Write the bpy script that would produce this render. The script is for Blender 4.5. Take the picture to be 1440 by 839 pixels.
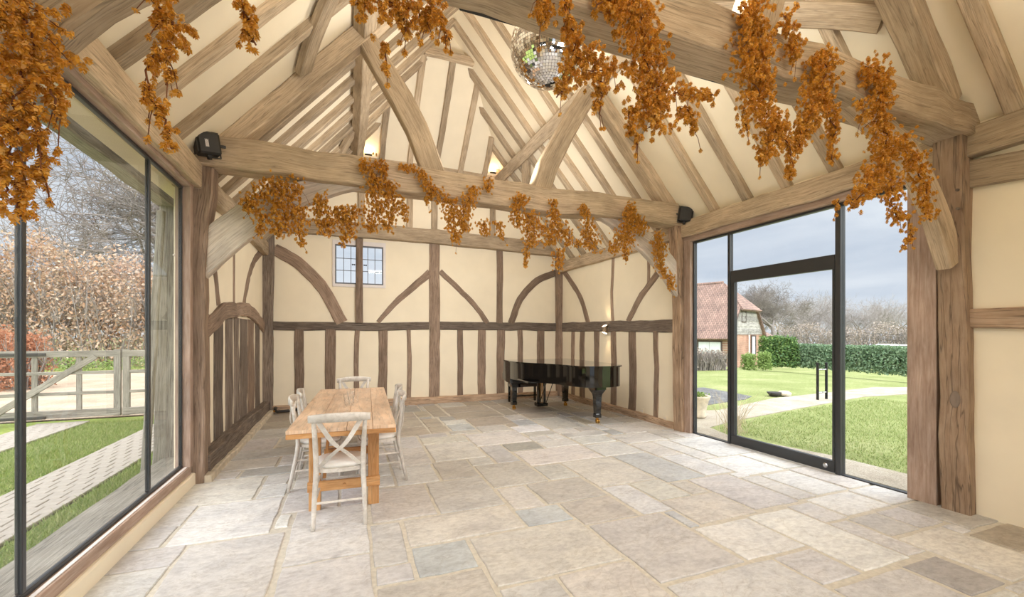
import bpy, math, random
import numpy as np
from mathutils import Vector, Matrix

for o in list(bpy.data.objects):
    bpy.data.objects.remove(o, do_unlink=True)
scene = bpy.context.scene
COL = scene.collection
RND = random.Random(11)
NR = np.random.default_rng(11)
PI = math.pi


def lin(r, g, b, a=1.0):
    f = lambda c: ((c / 255) / 12.92) if c / 255 <= 0.04045 else (((c / 255) + 0.055) / 1.055) ** 2.4
    return (f(r), f(g), f(b), a)


# ------------------------------------------------------------------ camera
FOC, U0, V0, EYE = 600.0, 720.0, 469.0, 1.55      # focal length in pixels of a 1440 x 839 frame
YAW = math.atan(235 / 600)
CY, SY = math.cos(YAW), math.sin(YAW)
cam = bpy.data.cameras.new('camera')
cam.sensor_fit = 'HORIZONTAL'
cam.sensor_width = 36.0
cam.lens = 36.0 * FOC / 1440.0
cam.shift_y = (V0 - 419.5) / 1440.0
cam.clip_start = 0.02
cam.clip_end = 400
camo = bpy.data.objects.new('camera', cam)
COL.objects.link(camo)
camo.location = (0, 0, EYE)
camo.rotation_euler = (PI / 2, 0, -YAW)
scene.camera = camo

# ------------------------------------------------------------------ sky, sun, exposure
scene.view_settings.view_transform = 'Standard'
scene.view_settings.look = 'None'
scene.view_settings.exposure = 0.55
scene.view_settings.gamma = 1.0
scene.view_settings.use_curve_mapping = False
scene.cycles.use_denoising = True
scene.cycles.max_bounces = 10
scene.cycles.diffuse_bounces = 6
scene.cycles.transparent_max_bounces = 24
scene.cycles.sample_clamp_indirect = 6.0

world = bpy.data.worlds.new('overcast_sky')
scene.world = world
world.use_nodes = True
wn, wl = world.node_tree.nodes, world.node_tree.links
bg = wn['Background']
wtc = wn.new('ShaderNodeTexCoord')
wmap = wn.new('ShaderNodeMapping')
wmap.inputs['Scale'].default_value = (1.6, 1.6, 7.0)
wl.new(wtc.outputs['Generated'], wmap.inputs['Vector'])
wno = wn.new('ShaderNodeTexNoise')
wno.inputs['Scale'].default_value = 1.7
wno.inputs['Detail'].default_value = 6
wno.inputs['Roughness'].default_value = 0.55
wno.inputs['Distortion'].default_value = 0.35
wl.new(wmap.outputs['Vector'], wno.inputs['Vector'])
wcr = wn.new('ShaderNodeValToRGB')
wcr.color_ramp.elements[0].position = 0.34
wcr.color_ramp.elements[0].color = lin(198, 208, 223)
wcr.color_ramp.elements[1].position = 0.68
wcr.color_ramp.elements[1].color = lin(232, 237, 244)
wl.new(wno.outputs['Fac'], wcr.inputs['Fac'])
wl.new(wcr.outputs['Color'], bg.inputs['Color'])
SKY = 0.76
bg.inputs['Strength'].default_value = SKY

sun = bpy.data.lights.new('sun', 'SUN')          # bright cloud cover overhead: very soft light
sun.energy = 6.6
sun.angle = math.radians(130)
sun.color = (1.0, 0.985, 0.96)
suno = bpy.data.objects.new('sun', sun)
COL.objects.link(suno)
suno.rotation_euler = (math.radians(26), math.radians(0), 0)

LAMP = 1.55                                        # dimmer of the collar uplights and the added beam lamps


# ------------------------------------------------------------------ helpers
def ray(u, v):
    x, z = (u - U0) / FOC, (V0 - v) / FOC
    return (x * CY + SY, -x * SY + CY, z)


def on_y(u, v, Y):
    r = ray(u, v)
    k = Y / r[1]
    return Vector((r[0] * k, Y, EYE + r[2] * k))


def on_x(u, v, X):
    r = ray(u, v)
    k = X / r[0]
    return Vector((X, r[1] * k, EYE + r[2] * k))


def on_z(u, v, z=0.0):
    r = ray(u, v)
    k = (z - EYE) / r[2]
    return Vector((r[0] * k, r[1] * k, z))


def at_depth(u, v, d):
    r = ray(u, v)
    return Vector((r[0] * d, r[1] * d, EYE + r[2] * d))


def tag(o, label=None, cat=None, group=None, kind=None):
    if label: o['label'] = label
    if cat: o['category'] = cat
    if group: o['group'] = group
    if kind: o['kind'] = kind
    return o


def empty(name, loc=(0, 0, 0), rz=0.0):
    o = bpy.data.objects.new(name, None)
    o.empty_display_size = 0.2
    COL.objects.link(o)
    o.location = loc
    o.rotation_euler = (0, 0, rz)
    return o


def link(name, me, mat=None, parent=None, world=False):
    o = bpy.data.objects.new(name, me)
    COL.objects.link(o)
    if mat is not None and not me.materials:
        me.materials.append(mat)
    if parent is not None:
        o.parent = parent
        if world:
            o.matrix_parent_inverse = Matrix.LocRotScale(parent.location, parent.rotation_euler, None).inverted()
    return o


def mesh(name, verts, faces, mat=None, parent=None, world=False, smooth=False, uvs=None):
    me = bpy.data.meshes.new(name)
    me.from_pydata([tuple(v) for v in verts], [], faces)
    if uvs is not None:
        uvl = me.uv_layers.new(name='UVMap')
        flat = [c for uv in uvs for c in uv]
        uvl.data.foreach_set('uv', flat)
    if smooth:
        me.polygons.foreach_set('use_smooth', [True] * len(me.polygons))
    me.update()
    return link(name, me, mat, parent, world)


def np_mesh(name, verts, faces, mat=None, parent=None, smooth=False):
    """verts (n,3) array, faces (m,k) array with k = 3 or 4"""
    me = bpy.data.meshes.new(name)
    k = faces.shape[1]
    me.vertices.add(len(verts)); me.vertices.foreach_set('co', np.ascontiguousarray(verts, dtype=np.float32).ravel())
    me.loops.add(faces.size); me.loops.foreach_set('vertex_index', np.ascontiguousarray(faces, dtype=np.int32).ravel())
    me.polygons.add(len(faces)); me.polygons.foreach_set('loop_start', np.arange(0, faces.size, k, dtype=np.int32))
    if smooth:
        me.polygons.foreach_set('use_smooth', np.ones(len(faces), dtype=bool))
    me.update(calc_edges=True)
    me.validate()
    return link(name, me, mat, parent)


class MB:
    """collects shapes of one mesh"""
    def __init__(s): s.v, s.f = [], []

    def add(s, v, f):
        b = len(s.v)
        s.v += [tuple(p) for p in v]
        s.f += [[i + b for i in q] for q in f]
        return s

    def box(s, x0, x1, y0, y1, z0, z1):
        v = [(x, y, z) for z in (z0, z1) for y in (y0, y1) for x in (x0, x1)]
        return s.add(v, [(0, 2, 3, 1), (4, 5, 7, 6), (0, 1, 5, 4), (2, 6, 7, 3), (0, 4, 6, 2), (1, 3, 7, 5)])

    def cbox(s, x0, x1, y0, y1, z0, z1, c=0.006):
        """box with chamfered edges"""
        if min(x1 - x0, y1 - y0, z1 - z0) < 2.5 * c: c = min(x1 - x0, y1 - y0, z1 - z0) / 4
        v, idx = [], {}
        for i, (x, sx) in enumerate(((x0, 1), (x1, -1))):
            for j, (y, sy) in enumerate(((y0, 1), (y1, -1))):
                for k, (z, sz) in enumerate(((z0, 1), (z1, -1))):
                    idx[i, j, k, 0] = len(v); v.append((x, y + sy * c, z + sz * c))
                    idx[i, j, k, 1] = len(v); v.append((x + sx * c, y, z + sz * c))
                    idx[i, j, k, 2] = len(v); v.append((x + sx * c, y + sy * c, z))
        f = []
        for i in (0, 1):
            q = [idx[i, 0, 0, 0], idx[i, 1, 0, 0], idx[i, 1, 1, 0], idx[i, 0, 1, 0]]; f.append(q[::-1] if i == 0 else q)
            q = [idx[0, i, 0, 1], idx[1, i, 0, 1], idx[1, i, 1, 1], idx[0, i, 1, 1]]; f.append(q if i == 0 else q[::-1])
            q = [idx[0, 0, i, 2], idx[1, 0, i, 2], idx[1, 1, i, 2], idx[0, 1, i, 2]]; f.append(q[::-1] if i == 0 else q)
        for a in (0, 1):
            for b in (0, 1):
                f.append([idx[a, b, 0, 0], idx[a, b, 1, 0], idx[a, b, 1, 1], idx[a, b, 0, 1]])
                f.append([idx[a, 0, b, 0], idx[a, 1, b, 0], idx[a, 1, b, 2], idx[a, 0, b, 2]])
                f.append([idx[0, a, b, 1], idx[1, a, b, 1], idx[1, a, b, 2], idx[0, a, b, 2]])
                for k in (0, 1):
                    f.append([idx[a, b, k, 0], idx[a, b, k, 1], idx[a, b, k, 2]])
        return s.add(v, f)

    def tube(s, pts, rad, n=6, cap=True):
        pts = [Vector(p) for p in pts]
        rads = rad if isinstance(rad, (list, tuple)) else [rad] * len(pts)
        v, f = [], []
        prev = None
        for i, p in enumerate(pts):
            t = (pts[min(i + 1, len(pts) - 1)] - pts[max(i - 1, 0)])
            t = t.normalized() if t.length > 1e-9 else Vector((0, 0, 1))
            a = prev - t * prev.dot(t) if prev is not None else (Vector((0, 0, 1)) if abs(t.z) < .9 else Vector((1, 0, 0)))
            a = (a - t * a.dot(t)).normalized()
            prev = a
            b = t.cross(a)
            for k in range(n):
                an = 2 * PI * k / n
                v.append(p + (a * math.cos(an) + b * math.sin(an)) * rads[i])
        for i in range(len(pts) - 1):
            for k in range(n):
                f.append((i * n + k, i * n + (k + 1) % n, (i + 1) * n + (k + 1) % n, (i + 1) * n + k))
        if cap:
            f.append(tuple(range(n))[::-1]); f.append(tuple((len(pts) - 1) * n + k for k in range(n)))
        return s.add(v, f)

    def lathe(s, prof, c=(0, 0, 0), n=16, close=False):
        v, f = [], []
        for r, z in prof:
            for k in range(n):
                an = 2 * PI * k / n
                v.append((c[0] + r * math.cos(an), c[1] + r * math.sin(an), c[2] + z))
        for i in range(len(prof) - 1):
            for k in range(n):
                f.append((i * n + k, i * n + (k + 1) % n, (i + 1) * n + (k + 1) % n, (i + 1) * n + k))
        if prof[0][0] > 1e-5 and close: f.append(tuple(range(n))[::-1])
        if prof[-1][0] > 1e-5 and close: f.append(tuple((len(prof) - 1) * n + k for k in range(n)))
        return s.add(v, f)

    def prism(s, poly, h0, h1, fn):
        """poly 2-D outline (ccw), fn(a, b, h) -> 3-D"""
        n = len(poly)
        v = [fn(a, b, h0) for a, b in poly] + [fn(a, b, h1) for a, b in poly]
        f = [tuple(range(n))[::-1], tuple(range(n, 2 * n))] + [(i, (i + 1) % n, n + (i + 1) % n, n + i) for i in range(n)]
        return s.add(v, f)

    def build(s, name, mat=None, parent=None, world=False, smooth=False):
        return mesh(name, s.v, s.f, mat, parent, world, smooth)


def smooth_path(pts, n):
    """Catmull-Rom through the points"""
    P = [Vector(p) for p in pts]
    if len(P) == 2:
        return [P[0].lerp(P[1], i / n) for i in range(n + 1)]
    P = [2 * P[0] - P[1]] + P + [2 * P[-1] - P[-2]]
    out, m = [], len(P) - 3
    for i in range(n + 1):
        t = i / n * m
        k = min(int(t), m - 1)
        t -= k
        a, b, c, d = P[k:k + 4]
        out.append(0.5 * ((2 * b) + (c - a) * t + (2 * a - 5 * b + 4 * c - d) * t * t + (3 * b - a - 3 * c + d) * t ** 3))
    return out


def beam(name, pts, w, h, n, mat, parent, jit=0.006, taper=None, step=0.3, cham=0.012, world=False):
    """hewn timber along a path: w across (along n), h in the plane; UV = metres along and around it"""
    pts = [Vector(p) for p in pts]
    L = sum((pts[i + 1] - pts[i]).length for i in range(len(pts) - 1))
    seg = max(3, min(26, int(L / step)))
    path = smooth_path(pts, seg)
    n = Vector(n).normalized()
    r = random.Random(int(abs(pts[0].x * 977 + pts[0].y * 7919 + pts[0].z * 104729 + pts[-1].x * 31 + pts[-1].z * 17) * 100))
    v, f, uv, rings = [], [], [], []
    ww, hh = w / 2, h / 2
    c = min(cham, ww * .5, hh * .5)
    base = [(-ww, -hh + c), (-ww + c, -hh), (ww - c, -hh), (ww, -hh + c), (ww, hh - c), (ww - c, hh), (-ww + c, hh), (-ww, hh - c)]
    per, acc = [0.0], 0.0
    for k in range(8):
        a, b = base[k], base[(k + 1) % 8]
        acc += math.hypot(a[0] - b[0], a[1] - b[1]); per.append(acc)
    dist = 0.0
    jp = [[(r.uniform(-1, 1), r.uniform(-1, 1)) for _ in range(8)] for _ in range(seg + 1)]
    ds = []
    for i, p in enumerate(path):
        if i: dist += (path[i] - path[i - 1]).length
        ds.append(dist)
        t = (path[min(i + 1, seg)] - path[max(i - 1, 0)]).normalized()
        nn = (n - t * n.dot(t)).normalized()
        m = t.cross(nn).normalized()
        q = i / seg
        s = 1.0
        if taper: s = taper[0] * (1 - q) + taper[1] * q if len(taper) == 2 else (taper[0] * (1 - 2 * q) + taper[1] * 2 * q if q < .5 else taper[1] * (2 - 2 * q) + taper[2] * (2 * q - 1))
        sw = (r.uniform(-1, 1) * jit, r.uniform(-1, 1) * jit)
        for k, (a, b) in enumerate(base):
            g = 2 * (k // 2)
            ja, jb = jp[i][g]
            v.append(p + nn * (a + ja * jit * .6 + sw[0] * .5) + m * (b * s + jb * jit * .8 + sw[1] * .7))
    u0 = r.uniform(0, 20)
    for i in range(seg):
        for k in range(8):
            f.append((i * 8 + k, (i + 1) * 8 + k, (i + 1) * 8 + (k + 1) % 8, i * 8 + (k + 1) % 8))
            uv += [(ds[i] + u0, per[k]), (ds[i + 1] + u0, per[k]), (ds[i + 1] + u0, per[k + 1]), (ds[i] + u0, per[k + 1])]
    f.append(tuple(range(8))); uv += [(u0 + b[0] * .15, b[1]) for b in base]
    f.append(tuple(seg * 8 + k for k in range(8))[::-1]); uv += [(u0 + 3 + b[0] * .15, b[1]) for b in base][::-1]
    return mesh(name, v, f, mat, parent, world, uvs=uv)


def copy_tree(o, parent=None):
    c = o.copy()
    COL.objects.link(c)
    c.parent = parent
    for ch in list(o.children):
        copy_tree(ch, c)
    return c


# ------------------------------------------------------------------ materials
def new_mat(name):
    m = bpy.data.materials.new(name)
    m.use_nodes = True
    return m, m.node_tree.nodes, m.node_tree.links, m.node_tree.nodes['Principled BSDF']


def N(nodes, t, **kw):
    n = nodes.new(t)
    for k, v in kw.items():
        if k in n.inputs: n.inputs[k].default_value = v
        else: setattr(n, k, v)
    return n


def ramp(nodes, stops):
    r = nodes.new('ShaderNodeValToRGB')
    e = r.color_ramp.elements
    while len(e) > 1: e.remove(e[0])
    e[0].position, e[0].color = stops[0]
    for p, c in stops[1:]:
        x = e.new(p); x.color = c
    return r


def bump(nodes, links, bs, src, strength, dist=0.01):
    b = nodes.new('ShaderNodeBump')
    b.inputs['Strength'].default_value = strength
    b.inputs['Distance'].default_value = dist
    links.new(src, b.inputs['Height'])
    links.new(b.outputs['Normal'], bs.inputs['Normal'])
    return b


def plain(name, c, rough=0.6, metal=0.0, spec=0.5, noise=0.0, scale=8.0, bmp=0.0, coat=0.0):
    m, n, l, bs = new_mat(name)
    bs.inputs['Base Color'].default_value = c
    bs.inputs['Roughness'].default_value = rough
    bs.inputs['Metallic'].default_value = metal
    bs.inputs['Specular IOR Level'].default_value = spec
    if coat: bs.inputs['Coat Weight'].default_value = coat * .5; bs.inputs['Coat Roughness'].default_value = 0.04
    tc = n.new('ShaderNodeTexCoord')
    no = N(n, 'ShaderNodeTexNoise', Scale=scale, Detail=5.0)
    l.new(tc.outputs['Object'], no.inputs['Vector'])
    d = tuple(x * (1 - noise) for x in c[:3]) + (1,)
    b = tuple(min(1, x * (1 + noise)) for x in c[:3]) + (1,)
    r = ramp(n, [(.3, d), (.7, b)])
    l.new(no.outputs['Fac'], r.inputs['Fac'])
    l.new(r.outputs['Color'], bs.inputs['Base Color'])
    if bmp: bump(n, l, bs, no.outputs['Fac'], bmp)
    return m


def wood(name, dark, mid, light, rough=0.85, along=1.6, across=34.0, crack=0.55, bmp=0.5, uv=True, rndamt=0.25):
    """weathered oak: grain drawn out along the length, cracks, blotches"""
    m, n, l, bs = new_mat(name)
    bs.inputs['Roughness'].default_value = rough
    bs.inputs['Specular IOR Level'].default_value = 0.25
    tc = n.new('ShaderNodeTexCoord')
    oi = n.new('ShaderNodeObjectInfo')
    src = tc.outputs['UV'] if uv else tc.outputs['Object']
    mp = N(n, 'ShaderNodeMapping', Scale=(along, across, across if not uv else 1))
    off = N(n, 'ShaderNodeMath', operation='MULTIPLY'); off.inputs[1].default_value = 37.0
    l.new(oi.outputs['Random'], off.inputs[0])
    cb = n.new('ShaderNodeCombineXYZ'); l.new(off.outputs[0], cb.inputs[0]); l.new(off.outputs[0], cb.inputs[2])
    l.new(src, mp.inputs['Vector']); l.new(cb.outputs[0], mp.inputs['Location'])
    g = N(n, 'ShaderNodeTexNoise', Scale=2.2, Detail=8.0, Roughness=0.62, Distortion=0.6)
    l.new(mp.outputs['Vector'], g.inputs['Vector'])
    cr = ramp(n, [(.28, dark), (.47, mid), (.72, light)])
    l.new(g.outputs['Fac'], cr.inputs['Fac'])
    mp2 = N(n, 'ShaderNodeMapping', Scale=(1.6, 4.0, 4.0))
    l.new(src, mp2.inputs['Vector']); l.new(cb.outputs[0], mp2.inputs['Location'])
    bl = N(n, 'ShaderNodeTexNoise', Scale=1.4, Detail=4.0, Roughness=0.6)
    l.new(mp2.outputs['Vector'], bl.inputs['Vector'])
    br = ramp(n, [(.3, (0.74, 0.72, 0.70, 1)), (.7, (1.15, 1.13, 1.11, 1))])
    l.new(bl.outputs['Fac'], br.inputs['Fac'])
    mx = N(n, 'ShaderNodeMix', data_type='RGBA', blend_type='MULTIPLY'); mx.inputs[0].default_value = 1.0
    l.new(cr.outputs['Color'], mx.inputs[6]); l.new(br.outputs['Color'], mx.inputs[7])
    # long drying cracks
    mp3 = N(n, 'ShaderNodeMapping', Scale=(along * .55, across * .9, across * .9))
    l.new(src, mp3.inputs['Vector']); l.new(cb.outputs[0], mp3.inputs['Location'])
    ck = N(n, 'ShaderNodeTexNoise', Scale=1.1, Detail=3.0, Roughness=0.5, Distortion=0.3)
    l.new(mp3.outputs['Vector'], ck.inputs['Vector'])
    cs = N(n, 'ShaderNodeMath', operation='SUBTRACT'); cs.inputs[1].default_value = 0.5; l.new(ck.outputs['Fac'], cs.inputs[0])
    ca = N(n, 'ShaderNodeMath', operation='ABSOLUTE'); l.new(cs.outputs[0], ca.inputs[0])
    crk = ramp(n, [(0.0, (1 - crack,) * 3 + (1,)), (0.022, (1, 1, 1, 1))])
    l.new(ca.outputs[0], crk.inputs['Fac'])
    m2 = N(n, 'ShaderNodeMix', data_type='RGBA', blend_type='MULTIPLY'); m2.inputs[0].default_value = 1.0
    l.new(mx.outputs[2], m2.inputs[6]); l.new(crk.outputs['Color'], m2.inputs[7])
    rv = N(n, 'ShaderNodeMapRange'); rv.inputs[3].default_value = 1 - rndamt; rv.inputs[4].default_value = 1 + rndamt
    l.new(oi.outputs['Random'], rv.inputs[0])
    m3 = N(n, 'ShaderNodeMix', data_type='RGBA', blend_type='MULTIPLY'); m3.inputs[0].default_value = 1.0
    l.new(m2.outputs[2], m3.inputs[6]); l.new(rv.outputs[0], m3.inputs[7])
    l.new(m3.outputs[2], bs.inputs['Base Color'])
    hm = N(n, 'ShaderNodeMath', operation='MULTIPLY'); l.new(g.outputs['Fac'], hm.inputs[0]); l.new(crk.outputs['Color'], hm.inputs[1])
    bump(n, l, bs, hm.outputs[0], bmp, 0.012)
    return m


def leafy(name, cols, rough=0.7, trans=0.3):
    """foliage or papery petals: every little piece gets its own tone"""
    m, n, l, bs = new_mat(name)
    g = n.new('ShaderNodeNewGeometry')
    st = [(i / max(1, len(cols) - 1), c) for i, c in enumerate(cols)]
    r = ramp(n, st)
    l.new(g.outputs['Random Per Island'], r.inputs['Fac'])
    l.new(r.outputs['Color'], bs.inputs['Base Color'])
    bs.inputs['Roughness'].default_value = rough
    bs.inputs['Specular IOR Level'].default_value = 0.2
    if trans:
        t = n.new('ShaderNodeBsdfTranslucent')
        l.new(r.outputs['Color'], t.inputs['Color'])
        mx = n.new('ShaderNodeMixShader'); mx.inputs[0].default_value = trans
        l.new(bs.outputs[0], mx.inputs[1]); l.new(t.outputs[0], mx.inputs[2])
        l.new(mx.outputs[0], n['Material Output'].inputs['Surface'])
    return m


def glass_mat(name, tint=(0.97, 0.98, 0.98, 1), refl=1.0):
    m, n, l, bs = new_mat(name)
    n.remove(bs)
    tr = n.new('ShaderNodeBsdfTransparent'); tr.inputs['Color'].default_value = tint
    gl = n.new('ShaderNodeBsdfGlossy'); gl.inputs['Roughness'].default_value = 0.0
    fr = n.new('ShaderNodeFresnel'); fr.inputs['IOR'].default_value = 1.35
    mu = N(n, 'ShaderNodeMath', operation='MULTIPLY'); mu.inputs[1].default_value = refl
    ge = n.new('ShaderNodeNewGeometry')               # only the face towards the viewer mirrors, as a thin sheet does
    inv = N(n, 'ShaderNodeMath', operation='SUBTRACT'); inv.inputs[0].default_value = 1.0
    l.new(ge.outputs['Backfacing'], inv.inputs[1])
    mb_ = N(n, 'ShaderNodeMath', operation='MULTIPLY')
    l.new(fr.outputs[0], mb_.inputs[0]); l.new(inv.outputs[0], mb_.inputs[1])
    l.new(mb_.outputs[0], mu.inputs[0])
    mx = n.new('ShaderNodeMixShader')
    l.new(mu.outputs[0], mx.inputs[0]); l.new(tr.outputs[0], mx.inputs[1]); l.new(gl.outputs[0], mx.inputs[2])
    l.new(mx.outputs[0], n['Material Output'].inputs['Surface'])
    return m


def emit(name, c, s):
    m, n, l, bs = new_mat(name)
    bs.inputs['Emission Color'].default_value = c
    bs.inputs['Emission Strength'].default_value = s
    bs.inputs['Base Color'].default_value = c
    return m


def stone_mat():
    """riven sandstone flags: tone per slab from the object colour, cloudy stains, veins, layered relief"""
    m, n, l, bs = new_mat('flagstone')
    bs.inputs['Specular IOR Level'].default_value = 0.4
    tc = n.new('ShaderNodeTexCoord'); oi = n.new('ShaderNodeObjectInfo')
    g = n.new('ShaderNodeNewGeometry')
    off = N(n, 'ShaderNodeMath', operation='MULTIPLY'); off.inputs[1].default_value = 91.0
    l.new(oi.outputs['Random'], off.inputs[0])
    cb = n.new('ShaderNodeCombineXYZ'); l.new(off.outputs[0], cb.inputs[0]); l.new(off.outputs[0], cb.inputs[1])
    mp = N(n, 'ShaderNodeMapping', Scale=(1.0, 1.6, 1.0)); l.new(g.outputs['Position'], mp.inputs['Vector']); l.new(cb.outputs[0], mp.inputs['Location'])
    a = N(n, 'ShaderNodeTexNoise', Scale=2.6, Detail=7.0, Roughness=0.66, Distortion=0.7); l.new(mp.outputs[0], a.inputs['Vector'])
    b = N(n, 'ShaderNodeTexNoise', Scale=17.0, Detail=6.0, Roughness=0.7, Distortion=0.3); l.new(mp.outputs[0], b.inputs['Vector'])
    ra = ramp(n, [(.3, (.80, .80, .82, 1)), (.5, (1, 1, 1, 1)), (.72, (1.13, 1.12, 1.10, 1))]); l.new(a.outputs['Fac'], ra.inputs['Fac'])
    rb = ramp(n, [(.3, (.78, .77, .76, 1)), (.6, (1.06, 1.06, 1.05, 1))]); l.new(b.outputs['Fac'], rb.inputs['Fac'])
    x1 = N(n, 'ShaderNodeMix', data_type='RGBA', blend_type='MULTIPLY'); x1.inputs[0].default_value = 1
    l.new(oi.outputs['Color'], x1.inputs[6]); l.new(ra.outputs[0], x1.inputs[7])
    x2 = N(n, 'ShaderNodeMix', data_type='RGBA', blend_type='MULTIPLY'); x2.inputs[0].default_value = 1
    l.new(x1.outputs[2], x2.inputs[6]); l.new(rb.outputs[0], x2.inputs[7])
    # iron-brown veins
    v = N(n, 'ShaderNodeTexNoise', Scale=1.2, Detail=6.0, Roughness=0.65, Distortion=1.0); l.new(mp.outputs[0], v.inputs['Vector'])
    vs = N(n, 'ShaderNodeMath', operation='SUBTRACT'); vs.inputs[1].default_value = .5; l.new(v.outputs['Fac'], vs.inputs[0])
    va = N(n, 'ShaderNodeMath', operation='ABSOLUTE'); l.new(vs.outputs[0], va.inputs[0])
    vr = ramp(n, [(0, (.70, .66, .62, 1)), (.008, (.92, .91, .89, 1)), (.03, (1, 1, 1, 1))]); l.new(va.outputs[0], vr.inputs['Fac'])
    x3 = N(n, 'ShaderNodeMix', data_type='RGBA', blend_type='MULTIPLY'); x3.inputs[0].default_value = .5
    l.new(x2.outputs[2], x3.inputs[6]); l.new(vr.outputs[0], x3.inputs[7])
    l.new(x3.outputs[2], bs.inputs['Base Color'])
    rr = N(n, 'ShaderNodeMapRange'); rr.inputs[3].default_value = .48; rr.inputs[4].default_value = .78; l.new(b.outputs['Fac'], rr.inputs[0])
    l.new(rr.outputs[0], bs.inputs['Roughness'])
    ad = N(n, 'ShaderNodeMath', operation='MULTIPLY_ADD'); ad.inputs[1].default_value = .35
    l.new(b.outputs['Fac'], ad.inputs[0]); l.new(a.outputs['Fac'], ad.inputs[2])
    bump(n, l, bs, ad.outputs[0], .55, .02)
    return m


def brick_mat(name, c1, c2, mortar, bw, bh, coord='Object', rot=(0, 0, 0), ms=0.012):
    m, n, l, bs = new_mat(name)
    tc = n.new('ShaderNodeTexCoord')
    mp = N(n, 'ShaderNodeMapping', Rotation=rot)
    l.new(tc.outputs[coord], mp.inputs['Vector'])
    b = N(n, 'ShaderNodeTexBrick', Color1=c1, Color2=c2, Mortar=mortar, Scale=1.0)
    b.inputs['Brick Width'].default_value = bw; b.inputs['Row Height'].default_value = bh; b.inputs['Mortar Size'].default_value = ms
    l.new(mp.outputs[0], b.inputs['Vector'])
    no = N(n, 'ShaderNodeTexNoise', Scale=1.3, Detail=6.0); l.new(tc.outputs['Object'], no.inputs['Vector'])
    r = ramp(n, [(.3, (.72, .72, .72, 1)), (.7, (1.2, 1.18, 1.15, 1))]); l.new(no.outputs['Fac'], r.inputs['Fac'])
    x = N(n, 'ShaderNodeMix', data_type='RGBA', blend_type='MULTIPLY'); x.inputs[0].default_value = 1
    l.new(b.outputs['Color'], x.inputs[6]); l.new(r.outputs[0], x.inputs[7])
    l.new(x.outputs[2], bs.inputs['Base Color'])
    bs.inputs['Roughness'].default_value = .9
    return m


def two_tone(name, c1, c2, c3, s1, s2, rough=.95, bmp=.4):
    """ground cover: broad patches times fine speckle"""
    m, n, l, bs = new_mat(name)
    g = n.new('ShaderNodeNewGeometry')
    a = N(n, 'ShaderNodeTexNoise', Scale=s1, Detail=5.0, Roughness=.6); l.new(g.outputs['Position'], a.inputs['Vector'])
    b = N(n, 'ShaderNodeTexNoise', Scale=s2, Detail=4.0, Roughness=.7); l.new(g.outputs['Position'], b.inputs['Vector'])
    r = ramp(n, [(.3, c1), (.5, c2), (.7, c3)]); l.new(a.outputs['Fac'], r.inputs['Fac'])
    r2 = ramp(n, [(.3, (.62, .62, .62, 1)), (.7, (1.25, 1.25, 1.25, 1))]); l.new(b.outputs['Fac'], r2.inputs['Fac'])
    x = N(n, 'ShaderNodeMix', data_type='RGBA', blend_type='MULTIPLY'); x.inputs[0].default_value = 1
    l.new(r.outputs[0], x.inputs[6]); l.new(r2.outputs[0], x.inputs[7]); l.new(x.outputs[2], bs.inputs['Base Color'])
    bs.inputs['Roughness'].default_value = rough
    bs.inputs['Specular IOR Level'].default_value = .15
    bump(n, l, bs, b.outputs['Fac'], bmp, .02)
    return m


M = {}
M['plaster'] = plain('cream_limewash', lin(241, 230, 207), .95, spec=.1, noise=.03, scale=2.5, bmp=.06)
M['roof_oak'] = wood('roof_oak', lin(158, 141, 119), lin(182, 164, 140), lin(200, 184, 161), crack=.4)
M['wall_oak'] = wood('wall_oak', lin(122, 104, 90), lin(148, 128, 112), lin(170, 151, 136), crack=.5)
M['dark_oak'] = wood('dark_oak', lin(88, 78, 70), lin(122, 110, 100), lin(152, 141, 131), crack=.55)
M['post_oak'] = wood('post_oak', lin(154, 130, 108), lin(177, 152, 129), lin(196, 174, 152), crack=.55, across=16)
M['new_oak'] = wood('limed_oak_board', lin(150, 126, 112), lin(170, 148, 134), lin(188, 170, 158), crack=.1, bmp=.15, rndamt=.06, across=22)
M['pale_oak'] = wood('pale_oak', lin(188, 174, 158), lin(214, 203, 190), lin(230, 222, 212), crack=.3, bmp=.3, rndamt=.1)
M['grey_oak'] = wood('silver_grey_oak', lin(108, 104, 97), lin(140, 136, 128), lin(166, 162, 154), crack=.4, rndamt=.08)
M['pine_top'] = wood('scrubbed_pine_top', lin(208, 172, 140), lin(222, 192, 164), lin(232, 207, 184), rough=.34, crack=.25, bmp=.1, rndamt=.08, across=12)
M['pine'] = wood('waxed_pine', lin(178, 126, 76), lin(204, 154, 102), lin(220, 176, 128), rough=.42, crack=.25, bmp=.12, rndamt=.12, across=11)
M['white_paint'] = wood('limewashed_chair', lin(196, 190, 183), lin(212, 208, 202), lin(224, 221, 217), rough=.45, crack=.1, bmp=.06, rndamt=.06, uv=False, along=9, across=9)
M['stone'] = stone_mat()
M['mortar'] = plain('sandy_mortar', lin(206, 200, 188), .95, noise=.12, scale=30, bmp=.2)
M['black_frame'] = plain('dark_grey_steel', lin(52, 54, 57), .38, noise=.04, spec=.5)
M['black'] = plain('black_plastic', lin(22, 22, 23), .5, noise=.1)
M['lacquer'] = plain('black_piano_lacquer', (.003, .003, .003, 1), .06, spec=.6, noise=.0, coat=1.0)
M['brass'] = plain('brass', lin(222, 178, 96), .22, metal=1.0, noise=.05)
M['steel'] = plain('brushed_steel', lin(190, 190, 192), .25, metal=1.0, noise=.05)
M['glass'] = glass_mat('window_glass')
M['table_glass'] = glass_mat('clear_drinking_glass', (.992, .994, .995, 1), 1.6)
M['cushion'] = plain('white_cushion', lin(238, 236, 232), .9, noise=.02, scale=40, bmp=.05)
M['iron'] = plain('dark_iron', lin(48, 46, 44), .6, noise=.15)
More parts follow.
